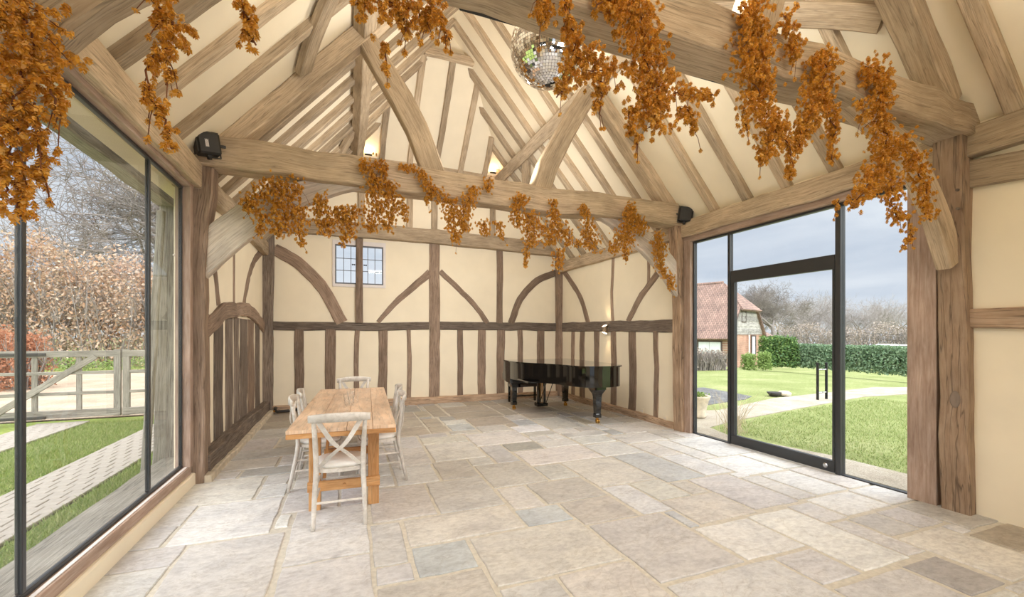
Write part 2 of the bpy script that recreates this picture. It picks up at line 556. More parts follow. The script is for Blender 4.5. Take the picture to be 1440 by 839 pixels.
M['lead'] = plain('lead_came', lin(96, 98, 104), .5, noise=.1)
M['white_wood'] = plain('white_painted_wood', lin(226, 220, 218), .6, noise=.04)
M['hop'] = leafy('dried_hops', [lin(198, 138, 40), lin(220, 164, 60), lin(228, 178, 86), lin(208, 150, 48), lin(236, 194, 118), lin(160, 112, 48)], .8, .32)
M['bine'] = plain('dried_bine', lin(110, 66, 38), .85, noise=.2)
M['grass'] = two_tone('lawn_grass', lin(112, 126, 62), lin(134, 148, 78), lin(156, 160, 98), .9, 26)
M['grass_r'] = two_tone('garden_lawn_grass', lin(124, 134, 82), lin(138, 147, 95), lin(156, 160, 114), .7, 24)
M['blade'] = leafy('grass_blade', [lin(112, 134, 72), lin(134, 152, 88), lin(154, 164, 106), lin(172, 172, 128)], .7, .3)
M['gravel'] = two_tone('pea_gravel', lin(158, 148, 134), lin(176, 167, 153), lin(192, 184, 172), 2.0, 60, bmp=.6)
M['drive'] = two_tone('drive_gravel', lin(168, 148, 128), lin(182, 163, 143), lin(194, 177, 160), 1.2, 45, bmp=.5)
M['slate'] = two_tone('slate_chippings', lin(90, 90, 92), lin(114, 114, 115), lin(140, 140, 138), 6, 30, bmp=.7)
M['paver'] = plain('grey_paver', lin(158, 150, 141), .9, noise=.1, scale=12, bmp=.2)
M['sandbed'] = plain('sand_joint', lin(110, 103, 92), .95, noise=.1, scale=20)
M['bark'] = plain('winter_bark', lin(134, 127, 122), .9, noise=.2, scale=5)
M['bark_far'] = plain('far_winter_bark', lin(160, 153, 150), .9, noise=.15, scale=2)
M['beech'] = leafy('beech_leaves', [lin(198, 166, 140), lin(214, 188, 166), lin(180, 150, 128), lin(222, 204, 186), lin(168, 150, 134), lin(206, 160, 126), lin(150, 140, 120)], .8, .25)
M['copper'] = leafy('copper_leaves', [lin(170, 116, 88), lin(188, 134, 104), lin(152, 100, 76), lin(200, 154, 126)], .8, .25)
M['laurel'] = leafy('laurel_leaves', [lin(74, 104, 58), lin(108, 138, 74), lin(86, 120, 84), lin(140, 162, 92)], .5, .2)
M['hedge'] = leafy('hedge_leaves', [lin(100, 128, 100), lin(122, 148, 118), lin(144, 166, 134), lin(110, 136, 108)], .6, .2)
M['shrub'] = leafy('shrub_leaves', [lin(106, 132, 70), lin(136, 160, 92), lin(158, 178, 112)], .6, .25)
M['twig'] = leafy('twiggy_shrub', [lin(150, 138, 128), lin(168, 156, 146), lin(184, 172, 162)], .8, 0)
M['straw'] = leafy('straw_stems', [lin(226, 212, 186), lin(204, 186, 154)], .8, .2)
M['redbrick'] = brick_mat('red_brick', lin(160, 112, 94), lin(176, 130, 112), lin(180, 160, 144), .22, .075, rot=(PI / 2, 0, 0))
M['tile'] = brick_mat('clay_roof_tile', lin(138, 112, 103), lin(158, 131, 120), lin(112, 94, 88), .26, .13, ms=.02)
M['board'] = wood('weatherboard', lin(128, 126, 128), lin(164, 162, 160), lin(196, 192, 188), uv=False, along=2, across=9, crack=.3)
M['pane'] = plain('house_window_pane', lin(226, 232, 236), .2, noise=.05, scale=3)
M['darkwood'] = plain('dark_stained_wood', lin(86, 74, 70), .7, noise=.15)
M['terracotta'] = plain('weathered_stone_pot', lin(196, 184, 164), .9, noise=.2, scale=12, bmp=.2)
M['car'] = plain('white_car_paint', lin(236, 238, 240), .25, noise=.0)
M['mirror'] = plain('mirror_tile', (.9, .9, .9, 1), .03, metal=1.0)
M['ballcore'] = plain('ball_core', lin(70, 66, 60), .5, noise=.05)
M['lampwood'] = plain('bronze_sconce', lin(150, 128, 104), .45, metal=.3, noise=.06)
M['glow'] = emit('lamp_lens', (1.0, .80, .52, 1), 9.0)

# ------------------------------------------------------------------ room dimensions
XL, XR, YB, YF = -1.48, 5.05, 9.58, -1.35       # plaster faces of left, right, back and front walls
Y1, Y2, Y0 = 5.40, 2.07, -1.25                  # truss planes
XC = (XL + XR) / 2
EAVE, PITCH = 3.36, 1.15                        # plaster underside of the roof
APEX = EAVE + PITCH * (XR - XC)
HIP_Y0, HIP_Z0 = 9.5, 5.12                      # foot of the half-hip
HIP_Y1, HIP_Z1 = 7.74, 6.62


def roof_z(x): return EAVE + PITCH * (min(x, 2 * XC - x) - XL)
def hip_z(y): return HIP_Z0 + (HIP_Z1 - HIP_Z0) * (HIP_Y0 - y) / (HIP_Y0 - HIP_Y1)


# ------------------------------------------------------------------ floor
floor = MB().box(XL - .12, XR + .12, YF - .1, YB + .1, -.16, -.011).build('floor', M['mortar'])
tag(floor, kind='structure')
TR = [(-1.6, -1.23, 4.2, 4.65), (-1.6, -1.25, 3.83, 4.2), (-1.6, -1.08, 3.5, 3.82), (-1.6, -1.09, 2.95, 3.5), (-1.23, -.54, 3.8, 4.6, 1),
      (-1.6, -.8, 4.62, 5.33, 2), (-.79, -.55, 4.97, 5.32), (-.79, -.53, 4.62, 4.97), (-1.6, -1.08, 5.35, 5.63), (-1.07, -.45, 5.35, 5.65, 4),
      (-1.6, -.75, 5.66, 6.1, 3), (-1.6, -.5, 6.12, 6.55, 4), (-1.6, -.9, 6.57, 7.2, 3), (-.88, -.3, 6.57, 7.2, 3), (-1.6, -.3, 7.22, 7.9, 3), (-1.6, -.2, 7.92, 8.5, 5),
      (-1.6, -.1, 8.52, 9.5, 5), (-1.07, -.43, 2.2, 3.77, 2), (-.53, -.42, 3.86, 4.13, 1), (-.4, .18, 3.2, 4.14), (-.4, .17, 2.2, 3.19), (-.52, -.05, 4.15, 4.75),
      (-.04, .2, 4.15, 4.9), (.21, .76, 3.67, 4.45, 3), (.18, .42, 2.97, 3.63), (.18, .42, 2.74, 2.96), (.44, .85, 2.74, 3.14, 6), (.44, 1.37, 3.16, 3.63, 2),
      (.77, 1.38, 3.65, 4.46, 0), (.17, .85, 1.95, 2.72, 3), (.97, 1.39, 4.48, 5.13, 3), (.5, .95, 4.48, 5.1), (.5, .99, 5.12, 5.9, 3), (.5, 1.0, 5.92, 6.55),
      (1.4, 1.71, 3.5, 4.03, 2), (1.38, 1.8, 3.15, 3.48, 6), (1.4, 2.02, 4.06, 4.82, 3), (1.4, 1.69, 4.84, 5.12), (1.71, 2.02, 4.84, 5.62), (1.73, 2.37, 3.5, 4.04, 3),
      (2.04, 2.4, 4.07, 4.55), (2.05, 3.06, 4.6, 5.22, 2), (1.82, 2.36, 3.01, 3.48, 3), (.87, 1.81, 2.46, 3.13, 2), (.86, 1.25, 1.8, 2.44), (1.26, 1.81, 1.72, 2.44, 3),
      (2.41, 3.12, 3.7, 4.57, 2), (2.4, 2.72, 3.0, 3.68, 1), (2.74, 3.12, 3.2, 3.68), (1.83, 2.55, 2.13, 2.99), (2.58, 2.69, 2.66, 2.98, 6), (2.71, 3.36, 2.68, 3.18, 2),
      (3.38, 3.94, 2.72, 3.54), (3.14, 3.35, 3.21, 3.54, 2), (3.96, 4.22, 2.74, 3.38), (4.24, 4.7, 2.75, 3.37, 1), (4.72, 5.15, 2.75, 3.4), (3.96, 4.15, 3.4, 3.54, 1),
      (2.58, 3.16, 2.13, 2.64, 1), (3.17, 3.67, 1.75, 2.65, 1), (3.69, 3.99, 2.33, 2.68), (4.01, 4.62, 2.34, 2.72, 1), (4.64, 5.15, 2.34, 2.73, 1), (3.68, 3.89, 1.76, 2.31),
      (3.92, 4.28, 1.98, 2.31), (4.3, 4.62, 1.98, 2.31), (4.64, 5.15, 1.82, 2.32, 3), (4.48, 4.62, 1.81, 1.95, 1), (3.9, 4.46, 1.33, 1.95, 2), (3.46, 3.84, 1.35, 1.71, 7),
      (4.49, 5.15, 1.5, 1.79, 5), (2.76, 3.14, 1.75, 2.1), (1.83, 2.74, 1.3, 2.1, 0), (2.76, 3.43, 1.25, 1.71, 0), (.6, 1.25, 8.02, 8.6, 5), (.6, 1.25, 7.2, 8.0, 5),
      (.6, 1.25, 6.6, 7.18, 5), (1.27, 1.53, 8.02, 8.62, 5), (1.27, 1.5, 7.82, 8.0, 7), (1.27, 1.57, 7.15, 7.8, 5), (1.55, 1.84, 7.92, 9.2, 5), (1.27, 1.58, 6.68, 7.13, 5),
      (1.6, 2.0, 6.7, 7.15, 6), (1.6, 2.0, 7.17, 7.52), (1.52, 1.99, 6.46, 6.68, 3), (1.03, 1.47, 6.4, 6.62, 3), (1.02, 1.68, 6.0, 6.37, 3), (1.02, 1.69, 5.15, 5.98, 2),
      (1.7, 2.54, 5.66, 6.38, 2), (2.04, 2.54, 5.25, 5.63, 7), (2.56, 3.08, 5.24, 5.6), (2.56, 2.85, 5.62, 5.88), (2.03, 2.76, 6.87, 7.54, 5), (2.02, 2.52, 6.42, 6.85, 3),
      (1.88, 2.83, 7.57, 8.2, 5), (1.88, 2.83, 8.22, 8.9, 5), (2.85, 3.13, 7.6, 8.2, 5), (2.78, 3.12, 7.12, 7.56, 3), (2.74, 3.1, 6.66, 7.1, 6), (2.55, 3.1, 6.2, 6.62, 1),
      (2.6, 3.1, 5.9, 6.18, 3), (3.15, 3.7, 6.2, 7.1, 3), (3.15, 3.7, 7.12, 7.6, 5), (3.15, 3.9, 7.62, 8.3, 5), (3.72, 4.45, 5.02, 5.5, 2), (3.08, 3.69, 4.6, 5.18, 1),
      (3.15, 3.68, 3.57, 4.58, 6), (3.71, 4.09, 4.36, 4.98, 0), (4.1, 4.38, 4.06, 4.98, 1), (3.7, 4.08, 3.58, 4.34, 1), (4.1, 4.7, 3.42, 4.04, 1), (4.4, 5.15, 4.07, 4.98, 1),
      (4.72, 5.15, 3.42, 4.05, 1), (3.84, 4.06, 5.55, 5.88, 6), (3.12, 3.69, 5.22, 5.6, 1), (3.12, 3.82, 5.62, 5.9), (4.08, 5.15, 5.53, 6.2, 2)]
TONE = {0: lin(210, 209, 210), 1: lin(223, 224, 227), 2: lin(217, 214, 212), 3: lin(203, 200, 198), 4: lin(194, 195, 197), 5: lin(180, 171, 160), 6: lin(192, 196, 201), 7: lin(174, 172, 171)}
G = 0.05
gx0, gy0 = -1.6, YF - .05
nx, ny = int(round((5.15 - gx0) / G)), int(round((9.65 - gy0) / G))
occ = np.zeros((nx, ny), bool)
rects = []
for t in TR:
    rects.append((t[0], t[1], t[2], t[3], t[4] if len(t) > 4 else 0))
    i0, i1 = int(round((t[0] - gx0) / G)), int(round((t[1] - gx0) / G))
    j0, j1 = int(round((t[2] - gy0) / G)), int(round((t[3] - gy0) / G))
    occ[max(i0, 0):i1, max(j0, 0):j1] = True
for j in range(ny):
    for i in range(nx):
        if occ[i, j]: continue
        W, H = RND.choice([6, 8, 9, 11, 13, 16]), RND.choice([7, 9, 10, 12, 14])
        w = 0
        while w < W and i + w < nx and not occ[i + w, j]: w += 1
        if i + w < nx and 0 < nx - (i + w) < 4 and not occ[i + w:nx, j].any(): w = nx - i
        h = 0
        while h < H and j + h < ny and not occ[i:i + w, j + h].any(): h += 1
        if ny - (j + h) < 4 and not occ[i:i + w, j + h:].any(): h = ny - j
        occ[i:i + w, j:j + h] = True
        if w * G < .09 or h * G < .09: continue
        x0, y0 = gx0 + i * G, gy0 + j * G
        rects.append((x0 + .008, x0 + w * G - .008, y0 + .008, y0 + h * G - .008, RND.choice([5, 5, 3, 5, 7] if y0 > 6.3 else [0, 2, 3, 1, 0])))
for x0, x1, y0, y1, tone in rects:
    x0, x1, y0, y1 = max(x0, XL - .02), min(x1, XR + .02), max(y0, YF), min(y1, YB)
    if x1 - x0 < .06 or y1 - y0 < .06: continue
    x0 += .006; x1 -= .006; y0 += .006; y1 -= .006
    z = RND.uniform(-.0015, .0015)
    out = []
    cs = [(x0, y0), (x1, y0), (x1, y1), (x0, y1)]
    for k in range(4):
        a, b = cs[k], cs[(k + 1) % 4]
        L = math.hypot(b[0] - a[0], b[1] - a[1])
        m = max(2, min(7, int(L / .13)))
        nxv, nyv = (b[1] - a[1]) / L, -(b[0] - a[0]) / L
        for q in range(m):
            t = q / m
            d = RND.uniform(-.010, .004) if q else RND.uniform(-.012, -.004)
            sgn = 1.0
            out.append((a[0] + (b[0] - a[0]) * t + nxv * d * sgn, a[1] + (b[1] - a[1]) * t + nyv * d * sgn))
    nn = len(out)
    mxx, myy = (x0 + x1) / 2, (y0 + y1) / 2
    def inset(p, d):
        vx, vy = mxx - p[0], myy - p[1]
        return (p[0] + math.copysign(min(d, abs(vx)), vx), p[1] + math.copysign(min(d, abs(vy)), vy))
    v = [(p[0], p[1], -.03) for p in out] + [(p[0], p[1], z - .005) for p in out] + [inset(p, .006) + (z,) for p in out]
    f = [tuple(range(2 * nn, 3 * nn))]
    for r_ in (0, 1):
        f += [(r_ * nn + k, r_ * nn + (k + 1) % nn, (r_ + 1) * nn + (k + 1) % nn, (r_ + 1) * nn + k) for k in range(nn)]
    o = mesh('flagstone', v, f, M['stone'], floor)
    c = TONE[tone]
    s = RND.uniform(.90, 1.08)
    o.color = (c[0] * s, c[1] * s * RND.uniform(.985, 1.015), c[2] * s * RND.uniform(.96, 1.03), 1)

# ------------------------------------------------------------------ walls
T = .16
wb = MB()
wx0, wx1, wz0, wz1 = -.24, .82, 2.53, 3.50         # leaded window opening in the back wall
wb.box(XL - T, wx0, YB, YB + T, -.1, 3.95).box(wx1, XR + T, YB, YB + T, -.1, 3.95).box(wx0, wx1, YB, YB + T, -.1, wz0).box(wx0, wx1, YB, YB + T, wz1, 3.95)
half = lambda z: (APEX + .1 - z) / PITCH
wb.prism([(XC - half(3.95), 3.95), (XC + half(3.95), 3.95), (XC + half(HIP_Z0 + .1), HIP_Z0 + .1), (XC - half(HIP_Z0 + .1), HIP_Z0 + .1)], YB + T, YB, lambda a, b, h: (a, h, b))
wall_back = tag(wb.build('wall_back', M['plaster']), kind='structure')
wr = MB()
wr.box(XR, XR + T, 5.30, YB + T, -.1, 3.45).box(XR, XR + T, YF - T, 2.28, -.1, 3.45).box(XR, XR + T, 2.28, 5.30, 3.04, 3.45)
wall_right = tag(wr.build('wall_right', M['plaster']), kind='structure')
wlm = MB()
wlm.box(XL - T, XL, 5.36, YB + T, -.1, 3.45).box(XL - T, XL, 1.98, 2.22, -.1, 3.45).box(XL - T, XL, YF - T, 5.36, 3.10, 3.45).box(XL - T, XL, YF - T, 1.98, -.1, 3.12)
wlm.box(XL - T, XL, -1.1, 5.36, -.1, .12)
wall_left = tag(wlm.build('wall_left', M['plaster']), kind='structure')
wf = MB()
wf.box(XL - T, -.3, YF - T, YF, -.1, 3.45).box(2.72, XR + T, YF - T, YF, -.1, 3.45).box(-.3, 2.72, YF - T, YF, 3.05, 3.45).box(-.3, 2.72, YF - T, YF, -.1, .04)
wf.prism([(XC - half(3.4), 3.4), (XC + half(3.4), 3.4), (XC, APEX + .1)], YF, YF - T, lambda a, b, h: (a, h, b))
wall_front = tag(wf.build('wall_front', M['plaster']), kind='structure')

# ceiling: two roof slopes, the half-hip and the gablet above it
ce = MB()
ov = .28
for sgn in (-1, 1):
    xw = XC + sgn * (XR - XC + ov)
    zz = roof_z(XR) - PITCH * ov
    v = [(XC, YF - .3, APEX), (xw, YF - .3, zz), (xw, YB + .3, zz), (XC, YB + .3, APEX)]
    v += [(a, b, c + .14) for a, b, c in v]
    ce.add(v, [(0, 1, 2, 3), (7, 6, 5, 4), (0, 4, 5, 1), (1, 5, 6, 2), (2, 6, 7, 3), (3, 7, 4, 0)])
dy, dz = HIP_Y0 - HIP_Y1, HIP_Z1 - HIP_Z0
hw0, hw1 = half(HIP_Z0 - .1) + .05, half(HIP_Z1) + .05
ce.add([(XC - hw0, HIP_Y0 + .1, HIP_Z0 - .08), (XC + hw0, HIP_Y0 + .1, HIP_Z0 - .08), (XC + hw1, HIP_Y1, HIP_Z1), (XC - hw1, HIP_Y1, HIP_Z1),
        (XC + .05, HIP_Y1, APEX + .05), (XC - .05, HIP_Y1, APEX + .05)], [(0, 1, 2, 3), (3, 2, 4, 5)])
ceiling = tag(ce.build('ceiling', M['plaster']), kind='structure')

# ------------------------------------------------------------------ roof carpentry
RAFT = [-.85, -.35, .2, .72, 1.25, 1.72, 2.58, 3.08, 3.62, 4.16, 4.72, 5.92, 6.42, 6.92, 7.38, 7.86, 8.36, 8.86, 9.3]
for y in RAFT:
    for sgn in (-1, 1):
        top = APEX - .02
        if y > HIP_Y1: top = min(top, hip_z(y) + .16)
        x1 = XC + sgn * max(.0, (APEX - top) / PITCH)
        x0 = XC + sgn * (XR - XC + .04)
        jj = RND.uniform(-.02, .02)
        q = .035
        p0 = (x0, y + jj, roof_z(x0) - q * 1.4); p1 = (x1, y + RND.uniform(-.015, .015), top - q * 1.4)
        pm = ((p0[0] + p1[0]) / 2, y + RND.uniform(-.03, .03), (p0[2] + p1[2]) / 2 - RND.uniform(0, .015))
        beam('rafter', [p0, pm, p1], RND.uniform(.10, .125), .10, (0, 1, 0), M['roof_oak'], ceiling, step=.45)
# purlins, collar of the half-hip, hip jacks
PX0, PX1 = .22, 3.35
for px in (PX0, PX1):
    s = 1 if px > XC else -1
    zc = roof_z(px) - .17
    beam('purlin', [(px, 5.3, zc), (px - s * .02, 7.4, zc - .02), (px, 9.5, zc)], .17, .21, (s * 1.15, 0, 1), M['roof_oak'], ceiling)
    beam('purlin', [(px, 5.5, zc), (px, 3.8, zc - .015), (px, 2.0, zc)], .17, .21, (s * 1.15, 0, 1), M['roof_oak'], ceiling)
    beam('purlin', [(px, 2.2, zc), (px, .4, zc - .015), (px, YF, zc)], .17, .21, (s * 1.15, 0, 1), M['roof_oak'], ceiling)
beam('collar', [(PX0 - .15, 9.46, HIP_Z0 - .03), (XC, 9.46, HIP_Z0 + .01), (PX1 + .15, 9.46, HIP_Z0 - .05)], .2, .24, (0, 1, 0), M['roof_oak'], ceiling)
for x in (.72, 1.30, 1.86, 2.42, 2.98):
    zt = min(HIP_Z1, APEX - abs(x - XC) * PITCH + .03)
    if zt >= HIP_Z1 - .01: yt = HIP_Y1
    else: yt = HIP_Y0 - (zt - HIP_Z0) / dz * dy
    beam('jack_rafter', [(x, HIP_Y0 - .06, HIP_Z0 + .02), (x + RND.uniform(-.02, .02), (HIP_Y0 + yt) / 2 - .04, (HIP_Z0 + zt) / 2 - .03), (x + (XC - x) * .04, yt - .05, zt)], .11, .08, (1, 0, 0), M['roof_oak'], ceiling)
beam('collar', [(XC - .45, HIP_Y1 - .06, HIP_Z1), (XC + .45, HIP_Y1 - .06, HIP_Z1)], .1, .14, (0, 1, 0), M['roof_oak'], ceiling)
# wind braces in the roof slopes
def roofp(x, y, d=.11): return (x, y, roof_z(x) - d)
for s in (-1, 1):
    X = lambda q: q if s > 0 else 2 * XC - q
    beam('wind_brace', [roofp(X(3.42), 7.95), roofp(X(3.72), 8.62), roofp(X(4.25), 9.42)], .09, .19, (s * 1.15, 0, 1), M['roof_oak'], ceiling)
    beam('wind_brace', [roofp(X(4.22), 2.2), roofp(X(3.92), 2.75), roofp(X(3.45), 3.7)], .09, .21, (s * 1.15, 0, 1), M['roof_oak'], ceiling)
    beam('wind_brace', [roofp(X(4.0), 5.25), roofp(X(3.82), 4.72), roofp(X(3.42), 3.95)], .09, .19, (s * 1.15, 0, 1), M['roof_oak'], ceiling)
# wall plates
for nm, x, wall in (('left', XL - .03, wall_left), ('right', XR + .03, wall_right)):
    for a, b in ((-1.3, 2.15), (2.0, 5.5), (5.3, 9.6)):
        beam('wall_plate', [(x, a, 3.19), (x, (a + b) / 2, 3.20), (x, b, 3.19)], .26, .25, (1, 0, 0), M['roof_oak'], wall, jit=.012)
beam('gable_plate', [(XL, YB - .04, 3.70), (XC - 1, YB - .05, 3.71), (XC + 1, YB - .05, 3.69), (XR, YB - .04, 3.62)], .24, .30, (0, 1, 0), M['roof_oak'], wall_back, jit=.012)
for x in (.33, 1.33, 1.87, 2.60, 3.25):
    beam('gable_stud', [(x, YB - .02, 3.84), (x, YB - .02, 5.02)], .09, .13, (0, 1, 0), M['roof_oak'], wall_back)


def truss(y, label, vis=True, ylen=.28):
    t = empty('timber_truss', (XC, y, 0))
    tag(t, label, 'roof truss')
    P = M['post_oak']
    beam('tie_beam', [(XL - .05, y, 3.47), (.2, y, 3.44), (2.2, y, 3.40), (3.8, y, 3.41), (XR + .05, y, 3.42)] if y == Y1 else
         [(XL - .05, y, 3.36), (.2, y, 3.39), (2.0, y, 3.38), (3.8, y, 3.37), (XR + .05, y, 3.38)], ylen, .33 if y == Y1 else .27, (0, 1, 0), M['roof_oak'], t, jit=.016, world=True)
    for s in (-1, 1):
        X = lambda q: q if s > 0 else 2 * XC - q
        w = XR if s > 0 else XL
        pm = (P if s > 0 else M['wall_oak'])
        if not (y == Y0):
            beam('post', [(X(XR - .01), y - .02, -.02), (X(XR - .015), y, 1.2), (X(XR - .01), y + .01, 2.3), (X(XR - .06), y, 3.3)], .19, .20, (0, 1, 0), pm, t, jit=.009, taper=(1.0, 1.0, 1.45), world=True)
        a = .06 if y == Y1 else 0
        # principal rafter under the slope, from tie to ridge
        x0, x1 = X(XR - .25), X(XC + .1)
        beam('principal_rafter', [(x0, y, 3.52), ((x0 + x1) / 2, y, (roof_z(x0) + roof_z(x1)) / 2 - .16), (x1, y, APEX - .22)], .2, .2, (0, 1, 0), M['roof_oak'], t, jit=.012, world=True)
        # raking strut, slightly bowed
        beam('raking_strut', [(X(2.52), y, 3.52), (X(2.74), y, 4.1), (X(3.36), y, 5.12)], .17, .27, (0, 1, 0), M['roof_oak'], t, jit=.010, taper=(1.05, 1.0, .9), world=True)
        # arched brace from post to tie
        z0 = 2.28 if y == Y1 else 2.16
        if y == Y1:
            beam('arch_brace', [(X(XR + .04), y + .01, 2.24), (X(4.70), y + .01, 2.66), (X(4.30), y + .01, 2.98), (X(3.80), y + .01, 3.24), (X(3.35), y + .01, 3.36)], .11, .36, (0, 1, 0), M['pale_oak'], t, jit=.005, step=.12, taper=(1.0, .95, .35), world=True)
        else:
            beam('arch_brace', [(X(XR - .12), y + .01, z0), (X(4.66), y + .01, 2.62), (X(4.28), y + .01, 3.02), (X(3.80), y + .01, 3.22), (X(3.4), y + .01, 3.33)], .11, .22, (0, 1, 0), M['roof_oak'], t, jit=.006, step=.12, taper=(1.0, 1.0, .5), world=True)
        if y == Y2 and s > 0:
            kn = MB()
            kn.lathe([(.060, -.012), (.052, .004), (.038, .007), (.022, .001), (.0, -.002)], n=16)
            ko = kn.build('knot', M['dark_oak'], t, smooth=True)
            ko.location = (XR - .115 - XC, -.02, .98); ko.rotation_euler = (0, -PI / 2, 0); ko.scale = (1.35, .62, 1.0)
            for (dx, dzv) in ((-.02, 2.95), (-.02, 2.78), (-.02, 2.62)):
                ph = MB().tube([(X(XR) - .135, y - .06, dzv), (X(XR) - .175, y - .06, dzv)], .012, 8)
                ph.build('oak_peg', M['dark_oak'], t, world=True)
    return t


truss(Y1, 'oak truss with cambered tie beam and two raking struts beside the dining table')
truss(Y2, 'oak truss with pegged jowl post beside the blank plaster wall')
truss(Y0, 'oak truss standing against the front gable wall')

# ------------------------------------------------------------------ wall timbers
W_, D_, Nn = M['wall_oak'], M['dark_oak'], (0, 1, 0)
yb = YB + .008
# back wall: sill, rail, king stud, studs, braces
beam('sill_beam', [(XL, YB - .03, .05), (XC, YB - .04, .06), (XR, YB - .03, .04)], .16, .16, Nn, M['post_oak'], wall_back, jit=.012)
beam('mid_rail', [(XL, yb, 1.715), (.4, yb, 1.70), (1.75, yb, 1.725)], .08, .17, Nn, D_, wall_back, jit=.009)
beam('mid_rail', [(1.99, yb, 1.73), (3.4, yb, 1.725), (XR, yb, 1.72)], .08, .19, Nn, D_, wall_back, jit=.009)
beam('king_stud', [(1.87, yb, .1), (1.88, yb, 1.7), (1.87, yb, 3.58)], .10, .235, Nn, W_, wall_back, jit=.010)
for a, b in ((-.94, -.77), (-.38, -.18), (.19, .29), (.66, .85), (1.26, 1.35), (2.40, 2.53), (2.89, 3.08), (3.36, 3.56), (3.90, 4.03), (4.41, 4.61)):
    x = (a + b) / 2
    beam('wall_stud', [(x, yb, .10), (x + RND.uniform(-.02, .02), yb, .9), (x + RND.uniform(-.01, .01), yb, 1.64)], .07, b - a, Nn, W_, wall_back, jit=.008)
beam('wall_stud', [(.285, yb - .03, 1.78), (.285, yb - .03, 3.55)], .10, .14, Nn, W_, wall_back, jit=.006)
beam('wall_stud', [(3.43, yb, 1.80), (3.44, yb, 2.7), (3.43, yb, 3.56)], .07, .15, Nn, W_, wall_back, jit=.008)
beam('corner_post', [(XL + .07, YB - .06, .0), (XL + .07, YB - .06, 1.8), (XL + .09, YB - .07, 3.6)], .2, .20, Nn, D_, wall_back, jit=.01)
beam('corner_post', [(XR - .03, YB - .06, .0), (XR - .03, YB - .06, 1.8), (XR - .06, YB - .07, 3.6)], .16, .19, Nn, W_, wall_back, jit=.01)
beam('curved_brace', [(-1.30, yb, 3.22), (-.86, yb, 2.96), (-.42, yb, 2.48), (-.06, yb, 1.78)], .08, .235, Nn, W_, wall_back, jit=.006, step=.12)
beam('curved_brace', [(.66, yb, 1.80), (1.12, yb, 2.32), (1.78, yb, 2.92)], .07, .135, Nn, W_, wall_back, step=.15, taper=(.7, 1.2))
beam('curved_brace', [(2.0, yb, 2.96), (2.46, yb, 2.55), (2.86, yb, 2.16), (3.12, yb, 1.80)], .07, .12, Nn, W_, wall_back, step=.12)
beam('curved_brace', [(4.98, yb, 3.10), (4.42, yb, 2.86), (3.96, yb, 2.38), (3.72, yb, 1.80)], .08, .16, Nn, W_, wall_back, step=.12)
# right wall, far bay
xr = XR + .018
Nx = (1, 0, 0)
beam('sill_beam', [(XR - .01, 5.5, .035), (XR - .01, 7.5, .05), (XR - .01, 9.5, .04)], .14, .13, Nx, M['post_oak'], wall_right, jit=.012)
beam('mid_rail', [(xr, 5.48, 1.675), (xr, 7.5, 1.70), (xr, 9.5, 1.72)], .08, .215, Nx, D_, wall_right, jit=.01)
for u0, u1 in ((804, 808.5), (816, 822.6), (836, 843), (859, 866.5), (884, 894), (919, 925.5)):
    ya, yb2 = on_x(u0, 500, XR)[1], on_x(u1, 500, XR)[1]
    y = (ya + yb2) / 2
    beam('wall_stud', [(xr, y, .08), (xr, y + RND.uniform(-.03, .03), .8), (xr, y, 1.60)], .07, abs(ya - yb2), Nx, W_, wall_right, jit=.009)
beam('wall_stud', [(xr, 7.29, 1.78), (xr, 7.33, 2.4), (xr, 7.27, 3.1)], .07, .085, Nx, W_, wall_right)
beam('wall_stud', [(xr, 6.2, 2.45), (xr, 6.2, 3.1)], .06, .085, Nx, W_, wall_right)
beam('curved_brace', [(xr, 9.42, 3.14), (xr, 8.92, 2.72), (xr, 8.5, 2.3), (xr, 8.22, 1.78)], .08, .14, Nx, W_, wall_right, step=.12)
beam('curved_brace', [(xr, 6.80, 1.78), (xr, 6.42, 2.22), (xr, 5.95, 2.6), (xr, 5.55, 2.92)], .08, .13, Nx, W_, wall_right, step=.12)
# right wall, near bay
beam('mid_rail', [(XR - .01, 2.0, 1.675), (XR - .01, .4, 1.68), (XR - .01, -1.2, 1.67)], .08, .17, Nx, M['post_oak'], wall_right, jit=.01)
beam('upper_rail', [(XR - .01, 2.0, 2.93), (XR - .01, 1.2, 2.86), (XR - .01, -1.2, 2.84)], .08, .235, Nx, M['roof_oak'], wall_right, jit=.01)
# left wall, far bay: cambered rail in two pieces, close studs, braces
xl = XL - .022
beam('sill_beam', [(XL + .03, 5.45, .13), (XL + .03, 7.4, .14), (XL + .03, 9.5, .12)], .20, .25, Nx, D_, wall_left, jit=.016)
beam('plinth', [(XL + .06, 5.30, .0), (XL + .07, 7.4, .0), (XL + .07, 9.5, .0)], .24, .14, Nx, M['terracotta'], wall_left, jit=.012)
beam('cambered_rail', [(xl, 5.55, 1.58), (xl, 6.0, 1.66), (xl, 6.55, 1.85), (xl, 7.1, 1.88)], .13, .22, Nx, W_, wall_left, jit=.012, step=.15)
beam('cambered_rail', [(xl, 7.14, 1.88), (xl, 7.8, 1.93), (xl, 8.6, 1.86), (xl, 9.5, 1.66)], .13, .21, Nx, W_, wall_left, jit=.012, step=.15)
for u0, u1 in ((288.6, 298), (304.6, 315.8), (320, 329), (331.6, 338), (340, 349), (351, 359), (361, 367)):
    ya, yb2 = on_x(u0, 500, XL + .03)[1], on_x(u1, 500, XL + .03)[1]
    y = (ya + yb2) / 2
    beam('wall_stud', [(xl, y, .2), (xl, y + RND.uniform(-.02, .02), .9), (xl, y, 1.78)], .08, abs(ya - yb2), Nx, D_ if RND.random() < .5 else W_, wall_left, jit=.009)
beam('curved_brace', [(xl, 6.32, 1.92), (xl, 6.18, 2.3), (xl, 5.92, 2.65), (xl, 5.62, 2.9)], .07, .15, Nx, W_, wall_left, step=.12)
